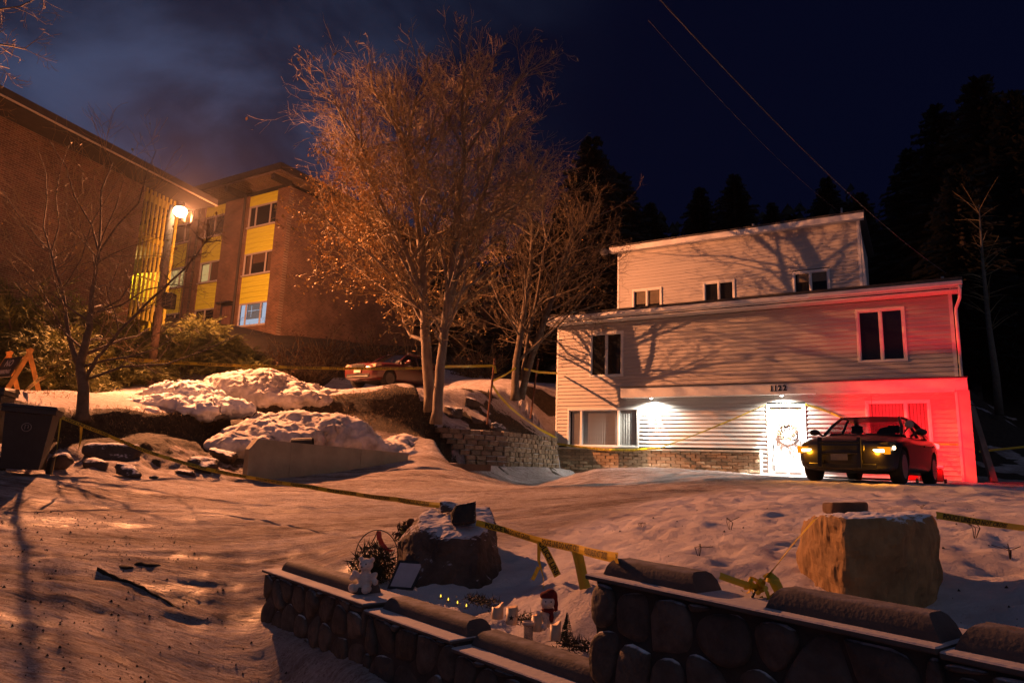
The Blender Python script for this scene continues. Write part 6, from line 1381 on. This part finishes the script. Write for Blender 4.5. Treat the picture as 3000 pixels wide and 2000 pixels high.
for (px, lab, pts) in ((330, 'short tape strip dangling from the long slack tape', [(322, 1257, 11.2), (326, 1290, 11.2), (318, 1325, 11.2), (312, 1350, 11.1)]), (0, 'long thin tape end hanging beside the trash cart', [(246, 1235 - 5, 11.0), (240, 1290, 11.0), (232, 1340, 11.0), (216, 1395, 10.9)])):
    if px == 0: pts = [(178, 1225, 11.0), (170, 1290, 11.0), (163, 1345, 11.0), (152, 1392, 10.9)]
    else: pts = [(238, 1250, 11.2), (236, 1290, 11.2), (228, 1322, 11.2), (224, 1335, 11.1)]
    tape([P(*q) for q in pts], lab, w=.05 if px else .03, text=False, twist=(0, 1.2), up0=Vector((1, 0, 0)))
# knot of tape on the wall: loops
kn = empty('tape_knot', P(2225, 1722, 3.28), 0, 'tangled knot of yellow tape tied round two black pegs on the tall wall', 'tape'); rs = random.Random(5)
m_ = MB()
for i in range(11):
    a = rs.uniform(0, 6); r_ = rs.uniform(.03, .065); ax = Vector((rs.gauss(0, 1), rs.gauss(0, 1), rs.gauss(0, 1))).normalized(); b_ = ax.orthogonal().normalized(); c_ = ax.cross(b_); o_ = Vector((rs.gauss(0, .045), rs.gauss(0, .02), rs.gauss(0, .03))); base = len(m_.v)
    for k in range(13): t = k / 12 * 2 * PI * .85; p = o_ + (b_ * math.cos(t) * .7 + c_ * math.sin(t)) * r_; m_.v += [tuple(p - ax * .014), tuple(p + ax * .014)]
    for k in range(12): m_.f.append((base + 2 * k, base + 2 * k + 1, base + 2 * k + 3, base + 2 * k + 2))
m_.build('loops', tape_m, kn)
m_ = MB(); m_.tube([(-.03, 0, -.01), (-.065, 0, -.085)], .010, 6); m_.tube([(.04, 0, 0), (.075, 0, -.095)], .010, 6); m_.build('peg', num, kn); kn.scale = (.62, .62, .62)

# ------------------------------------------------------------------ memorial on the low wall
wax = mat('cream_wax', (.62, .44, .28), .5, .15, 9, .1, 30); white_pl = mat('white_plush', (.80, .72, .66), .95, .2, 30, .9, 120)
def Zat(px, py, z): return Zp(px, py, z)
# teddy bear
tb = Zat(1068, 1733, .565); bear = empty('teddy_bear', tb, rad(-18), 'white teddy bear sitting on the ledge of the low stone wall', 'teddy bear'); s = .27 / .30
els = [((0, 0, .095), (.062, .055, .085)), ((0, -.005, .215), (.062, .055, .054)), ((0, -.052, .20), (.032, .025, .024)), ((-.052, 0, .258), (.024, .014, .024)), ((.052, 0, .258), (.024, .014, .024)), ((-.075, -.02, .135), (.052, .028, .026), Matrix.Rotation(rad(38), 4, 'Y')), ((-.108, -.03, .105), (.026, .025, .026)), ((.078, -.02, .13), (.052, .028, .026), Matrix.Rotation(rad(-42), 4, 'Y').inverted().inverted()), ((.108, -.03, .09), (.026, .025, .028)), ((-.055, -.06, .035), (.035, .062, .034)), ((-.062, -.105, .042), (.032, .026, .038)), ((.05, -.06, .033), (.035, .062, .033)), ((.062, -.105, .040), (.032, .026, .038))]
bme_ = blob(els, .009)
for v in bme_.vertices: v.co += v.normal * (.0025 * mnoise.noise(v.co * 160))
mesh_obj('body', bme_, white_pl, bear)
m_ = MB(); m_.ball((-.024, -.052, .228), .006, 8, 6); m_.ball((.024, -.052, .228), .006, 8, 6); m_.build('eyes', num, bear); m_ = MB(); m_.ball((0, -.078, .207), (.009, .006, .006), 8, 6); m_.build('nose', num, bear); bear.scale = (.98, .98, .98)
# evergreen wreath bundle with wire hoop and ribbon behind the bear
wc = Zat(1082, 1712, .50) + Vector((0, .16, -.02)); wb_ = empty('memorial_wreath', wc, 0, 'dark evergreen bundle with a wire hoop and red ribbon behind the teddy bear', 'wreath'); rs = random.Random(7)
m_ = MB()
for i in range(1700):
    a = rs.uniform(0, PI * 2); r_ = rs.uniform(.0, .23); p = Vector((r_ * math.cos(a) * .95, rs.uniform(-.08, .10), .12 + r_ * math.sin(a))); d = Vector((rs.gauss(0, .6), rs.gauss(0, .5), rs.uniform(-.3, 1))).normalized(); w_ = d.orthogonal().normalized() * .006; L_ = rs.uniform(.05, .13); m_.poly([p - w_, p + d * L_, p + w_])
o = m_.build('boughs', mat('dark_boughs', (.05, .045, .02), .8, .6, 8, 0), wb_)
m_ = MB(); m_.tube([(.20 * math.cos(a) + .02, .0, .25 + .24 * math.sin(a)) for a in np.linspace(-.1, PI + .1, 20)], .005, 5); m_.tube([(.02, 0, .49), (-.01, .0, .42), (-.04, 0, .36)], .005, 5); m_.tube([(.22, 0, .35), (.1, -.02, .32), (-.1, -.02, .33)], .004, 5); m_.build('wire_hoop', num, wb_)
m_ = MB(); rp = [(.02, 0, .47), (.035, -.01, .41), (.06, 0, .36), (.11, -.01, .31), (.16, 0, .30)]
for i in range(4): a = Vector(rp[i]); b = Vector(rp[i + 1]); m_.poly([a + Vector((-.02, 0, .01)), a + Vector((.025, 0, .01)), b + Vector((.025, 0, .01)), b + Vector((-.02, 0, -.01))])
m_.build('ribbon', mat('red_ribbon', (.55, .06, .03), .5, .1, 5, 0), wb_)
# leaning framed card
fc = Zat(1172, 1728, .50); cd_ = empty('framed_card', fc + Vector((0, .05, 0)), rad(-12), 'blank framed card leaning against the dark boulder', 'framed card')
Mt = Matrix.Rotation(rad(-28), 4, 'X'); m_ = MB(); m_.v = [tuple(Mt @ Vector(q)) for q in [(-.13, 0, 0), (.11, 0, 0), (.18, 0, .26), (-.08, 0, .26), (-.13, .015, 0), (.11, .015, 0), (.18, .015, .26), (-.08, .015, .26)]]; m_.f = [(0, 1, 2, 3), (7, 6, 5, 4), (0, 4, 5, 1), (1, 5, 6, 2), (2, 6, 7, 3), (3, 7, 4, 0)]; m_.build('frame', num, cd_)
m_ = MB(); m_.poly([Mt @ Vector(q) for q in [(-.105, -.003, .02), (.09, -.003, .02), (.15, -.003, .235), (-.06, -.003, .235)]]); m_.build('card', mat('pale_card', (.42, .42, .48), .4, .15, 8, 0), cd_)
# bouquet wrapped in clear green film leaning on the boulder
bq = Zat(1150, 1660, .50) + Vector((-.05, .15, 0)); bqe = empty('bouquet', bq, 0, 'withered bouquet in green film leaning on the left side of the dark boulder', 'bouquet')
m_ = MB(); m_.v = [(0, 0, 0), (.03, -.03, 0), (.10, 0, .42), (.22, -.06, .40), (.14, -.1, .36), (.20, .04, .44)]; m_.f = [(0, 1, 4, 2), (1, 3, 4), (0, 2, 5), (1, 3, 5, 0)]; m_.build('wrapper', mat('green_film', (.20, .24, .03), .3, .3, 6, 0), bqe)
m_ = MB(); rs = random.Random(3)
for i in range(160): p = Vector((.13 + rs.gauss(0, .06), rs.gauss(-.03, .04), rs.uniform(.1, .45))); d = Vector((rs.gauss(0, .6), rs.gauss(0, .6), rs.gauss(.3, .5))).normalized(); w_ = d.orthogonal().normalized() * .012; m_.poly([p - w_, p + d * .05, p + w_, p - d * .03])
m_.ball((.20, -.02, .46), (.05, .04, .045), 8, 6); m_.build('flowers', mat('withered_flowers', (.07, .035, .02), .8, .6, 9, 0), bqe)
# tea lights
glsm = glass_mat('clear_glass', (.25, .24, .25), .05, alpha=.35); fl = emat('led_flame', (1.0, .62, .05), 2.6)
for i, (px, py) in enumerate(((1291, 1752), (1313, 1762), (1340, 1771), (1366, 1780))):
    c = Zat(px, py, .62 - .01 * i); lab = ['first', 'second', 'third', 'fourth'][i] + ' flickering tea light of the row left of the candles'
    r_ = empty('tea_light', c, 0, lab, 'tea light', 'tea lights in a row on the frosted coping'); m_ = MB(); m_.lathe([(.015, 0), (.018, .012), (.016, .012)], (0, 0, -.004), 12); m_.build('cup', glsm, r_, True); m_ = MB(); m_.lathe([(.002, .010), (.0045, .015), (.0032, .022), (.0006, .030)], (0, 0, 0), 8); m_.build('flame', fl, r_, True)
def candle(px, py, z, r_, h, slant, label, broken=0, star=False):
    slant *= .42; broken *= .5; c = Zat(px, py, z); e = empty('candle', c, 0, label, 'candle', 'pillar candles on the low wall'); m_ = MB(); n = 16
    for zz in (0, 1):
        for k in range(n):
            a = 2 * PI * k / n; top = h + (slant * math.cos(a) + broken * math.sin(a * 2 + 1)) * r_ if zz else 0; m_.v.append((r_ * math.cos(a), r_ * math.sin(a), top))
    for k in range(n): m_.f.append((k, (k + 1) % n, (k + 1) % n + n, k + n))
    m_.v.append((0, 0, h * .72)); 
    for k in range(n): m_.f.append((k + n, (k + 1) % n + n, 2 * n))
    m_.build('wax_body', wax, e, True); m_ = MB(); m_.tube([(0, 0, h * .7), (.002, 0, h * .92)], .002, 4); m_.build('wick', num, e)
    if star:
        m_ = MB(); pts = []
        for k in range(10): a = PI / 2 + k * PI / 5; q = .019 if k % 2 == 0 else .008; pts.append((q * math.cos(a) - .004, -r_ - .002, h * .42 + q * math.sin(a)))
        m_.poly(pts); m_.build('star_print', num, e)
    return e
candle(1457, 1811, .575, .040, .085, 1.0, 'melted candle stump leftmost of the pillar candles', .5)
candle(1499, 1827, .570, .038, .110, .35, 'cream pillar candle with a dark star, between stump and plush', .1, True)
candle(1572, 1847, .560, .034, .105, .9, 'tall broken candle in front of the plush in the red hat', .25)
candle(1627, 1872, .560, .034, .095, .8, 'candle with one high melted side right of the plush', .4)
# plush in a red knitted hat
pc = Zat(1600, 1845, .565) + Vector((0.01, .05, 0)); ph = empty('hatted_plush', pc, rad(10), 'seated pale plush toy wearing a long red hat and red scarf', 'plush toy')
mesh_obj('body', blob([((0, 0, .07), (.050, .045, .065)), ((-.004, -.004, .165), (.050, .046, .046)), ((-.02, -.045, .158), (.022, .02, .018)), ((-.055, -.02, .09), (.04, .018, .018), Matrix.Rotation(rad(45), 4, 'Y')), ((.055, -.02, .09), (.04, .018, .018), Matrix.Rotation(rad(-45), 4, 'Y')), ((-.04, -.055, .02), (.024, .04, .022)), ((.04, -.055, .02), (.024, .04, .022))], .009), white_pl, ph)
redf = mat('red_felt', (.16, .012, .010), .95, .3, 20, .6, 90)
mesh_obj('hat', blob([((-.004, .004, .205), (.052, .048, .030)), ((.02, .01, .222), (.038, .036, .026)), ((.045, .01, .195), (.024, .026, .040)), ((.056, .006, .15), (.017, .02, .040)), ((.058, .004, .118), (.013, .015, .025))], .008), redf, ph)
mesh_obj('scarf', blob([((0, -.01, .118), (.048, .046, .016)), ((.015, -.05, .08), (.018, .012, .040))], .008), redf, ph)
m_ = MB(); m_.ball((-.026, -.048, .176), .005, 6, 5); m_.ball((.010, -.052, .176), .005, 6, 5); m_.build('eyes', num, ph)
# glass jar lamp on legs
jr = Zat(1547, 1893, .485); je = empty('glass_holder', jr, 0, 'clear footed glass holder with a frosted white rim on the ledge', 'candle holder')
m_ = MB(); m_.lathe([(.034, .0), (.030, .06), (.032, .13), (.028, .13), (.026, .06), (.028, .01)], (0, 0, 0), 16); m_.build('glass', glsm, je, True); m_ = MB(); m_.lathe([(.040, .13), (.042, .15), (.034, .152), (.032, .135)], (0, 0, 0), 16); m_.build('rim', mat('frosted_rim', (.55, .45, .38), .6, .1, 5, 0), je, True)
# tiny tree
tt = Zat(1662, 1885, .50) + Vector((0, .04, 0)); te = empty('tiny_tree', tt, 0, 'tiny dark green artificial tree at the end of the low wall', 'toy tree'); m_ = MB(); rs = random.Random(2)
for i in range(420):
    z = rs.random(); r_ = .045 * (1 - z) + .004; a = rs.uniform(0, 6.28); p = Vector((0, 0, .03 + z * .15)); d = Vector((math.cos(a), math.sin(a), -.25)) * r_; m_.poly([p, p + d + Vector((-.004 * math.sin(a), .004 * math.cos(a), 0)), p + d + Vector((.004 * math.sin(a), -.004 * math.cos(a), .004))])
m_.build('needles', mat('green_bristle', (.015, .04, .025), .8, .4, 9, 0), te); m_ = MB(); m_.lathe([(.022, 0), (.018, .025)], (0, 0, 0), 10); m_.tube([(0, 0, .02), (0, 0, .17)], .004, 5); m_.build('stand', bark_dark, te)
# boughs lying on and behind the copings
for k, (px, py, z, L_, n, lab) in enumerate(((1405, 1778, .54, .20, 260, 'dark evergreen bough lying left of the candles'), (1690, 1915, .50, .16, 240, 'dry brown bough lying under the tiny tree'), (1535, 1835, .56, .10, 120, 'crumpled dark sprig between the star candle and the plush'))):
    c = Zat(px, py, z) + Vector((0, .08, 0)); e = empty('evergreen_bough', c, rad(-40), lab, 'bough', 'evergreen boughs of the memorial'); m_ = MB(); rs = random.Random(20 + k)
    for i in range(n): p = Vector((rs.gauss(0, L_ * .45), rs.gauss(0, .04), rs.uniform(0, .06))); d = Vector((rs.gauss(.4, .6), rs.gauss(0, .5), rs.gauss(.2, .4))).normalized(); w_ = d.orthogonal().normalized() * .004; m_.poly([p - w_, p + d * rs.uniform(.03, .07), p + w_])
    m_.build('needles', mat('bough_brown', (.07, .055, .03), .8, .5, 9, 0) if k == 1 else MATS['dark_boughs'], e); m_ = MB(); m_.tube([(-L_ * .6, 0, .02), (L_ * .6, 0, .03)], .006, 5); m_.build('stem', bark_dark, e)
# dark jars on the ground by the boulder
for px, py, lab in ((1235, 1733, 'dark glass jar at the foot of the boulder, left one'), (1305, 1724, 'pale glass jar at the foot of the boulder'), (1270, 1730, 'dark glass jar between two others at the boulder foot')):
    c = Zat(px, py, .47); m_ = MB(); m_.lathe([(.03, 0), (.034, .02), (.034, .10), (.026, .115), (.026, .13)], (0, 0, 0), 14); o = m_.build('glass_jar', mat('smoky_jar', (.05, .045, .05), .2, .2, 5, 0) if 'dark' in lab else mat('pale_jar', (.3, .22, .16), .4, .2, 5, 0), None, True); o.location = c; tag(o, lab, 'jar', 'jars at the foot of the boulder')
# dry stalks in the snow
for k, (px, py, h_) in enumerate(((2140, 1552, .12), (2048, 1628, .10), (2855, 1580, .14), (2700, 1490, .05), (1880, 1545, .06), (2960, 1640, .10))):
    c = G(px, py); m_ = MB(); rs = random.Random(k)
    for i in range(4): m_.tube([(0, 0, -.03), (rs.gauss(0, .02), rs.gauss(0, .02), h_ * .6), (rs.gauss(0, .05), rs.gauss(0, .03), h_ * rs.uniform(.7, 1.1))], .0035, 3, cap=False)
    o = m_.build('dry_stalk', bark_dark); o.location = c
    tag(o, ['forked dry stalk in the middle of the footprinted snow', 'single dry stalk above the first coping', 'tall dry stalk right of the tan boulder', 'short dry stalk behind the tan boulder', 'tiny dry stalk near the tyre tracks', 'bent dry stalk at the right edge'][k], 'stalk', 'dry stalks in the snow')
# footing weeds by the foundation
m_ = MB(); rs = random.Random(15)
for i in range(420):
    u = rs.uniform(.2, 6.7) if rs.random() < .5 else rs.gauss(3.4, .9); q = HW(u, rs.uniform(-.40, -.06), 0); q.z = gz(q.x, q.y) - .01; d = Vector((rs.gauss(0, .5), rs.gauss(0, .5), 1)).normalized(); w_ = Vector((.01, .003, 0)); L_ = rs.uniform(.03, .12); m_.poly([q - w_, q + w_, q + d * L_])
o = m_.build('foundation_weeds', MATS['dry_grass']); tag(o, 'dry weeds and leaves along the house foundation', kind='stuff')
for o in bpy.data.objects:
    if o.parent is None and 'category' in o and 'kind' not in o: o['kind'] = 'thing'
for o in bpy.data.objects:      # nothing may be left without a category at the top level
    if o.parent is None and o.type in ('MESH', 'EMPTY') and 'kind' not in o and 'category' not in o: print('UNTAGGED', o.name)

# ------------------------------------------------------------------ thin haze volume added for the glow round the street lamp
hz = MB(); hz.box(-95, 95, -55, 118, -10, 60); hzm = bpy.data.materials.new('haze'); hzm.use_nodes = True; nt = hzm.node_tree; nt.nodes.clear()
pv = N(nt, 'ShaderNodeVolumePrincipled'); pv.inputs['Color'].default_value = (.9, .9, .92, 1); pv.inputs['Density'].default_value = 0.00013; pv.inputs['Anisotropy'].default_value = .72
oo = N(nt, 'ShaderNodeOutputMaterial'); nt.links.new(pv.outputs[0], oo.inputs['Volume']); o = hz.build('haze', hzm); tag(o, 'thin haze added to make a glow round the street lamp', kind='stuff')
SC.cycles.volume_bounces = 0
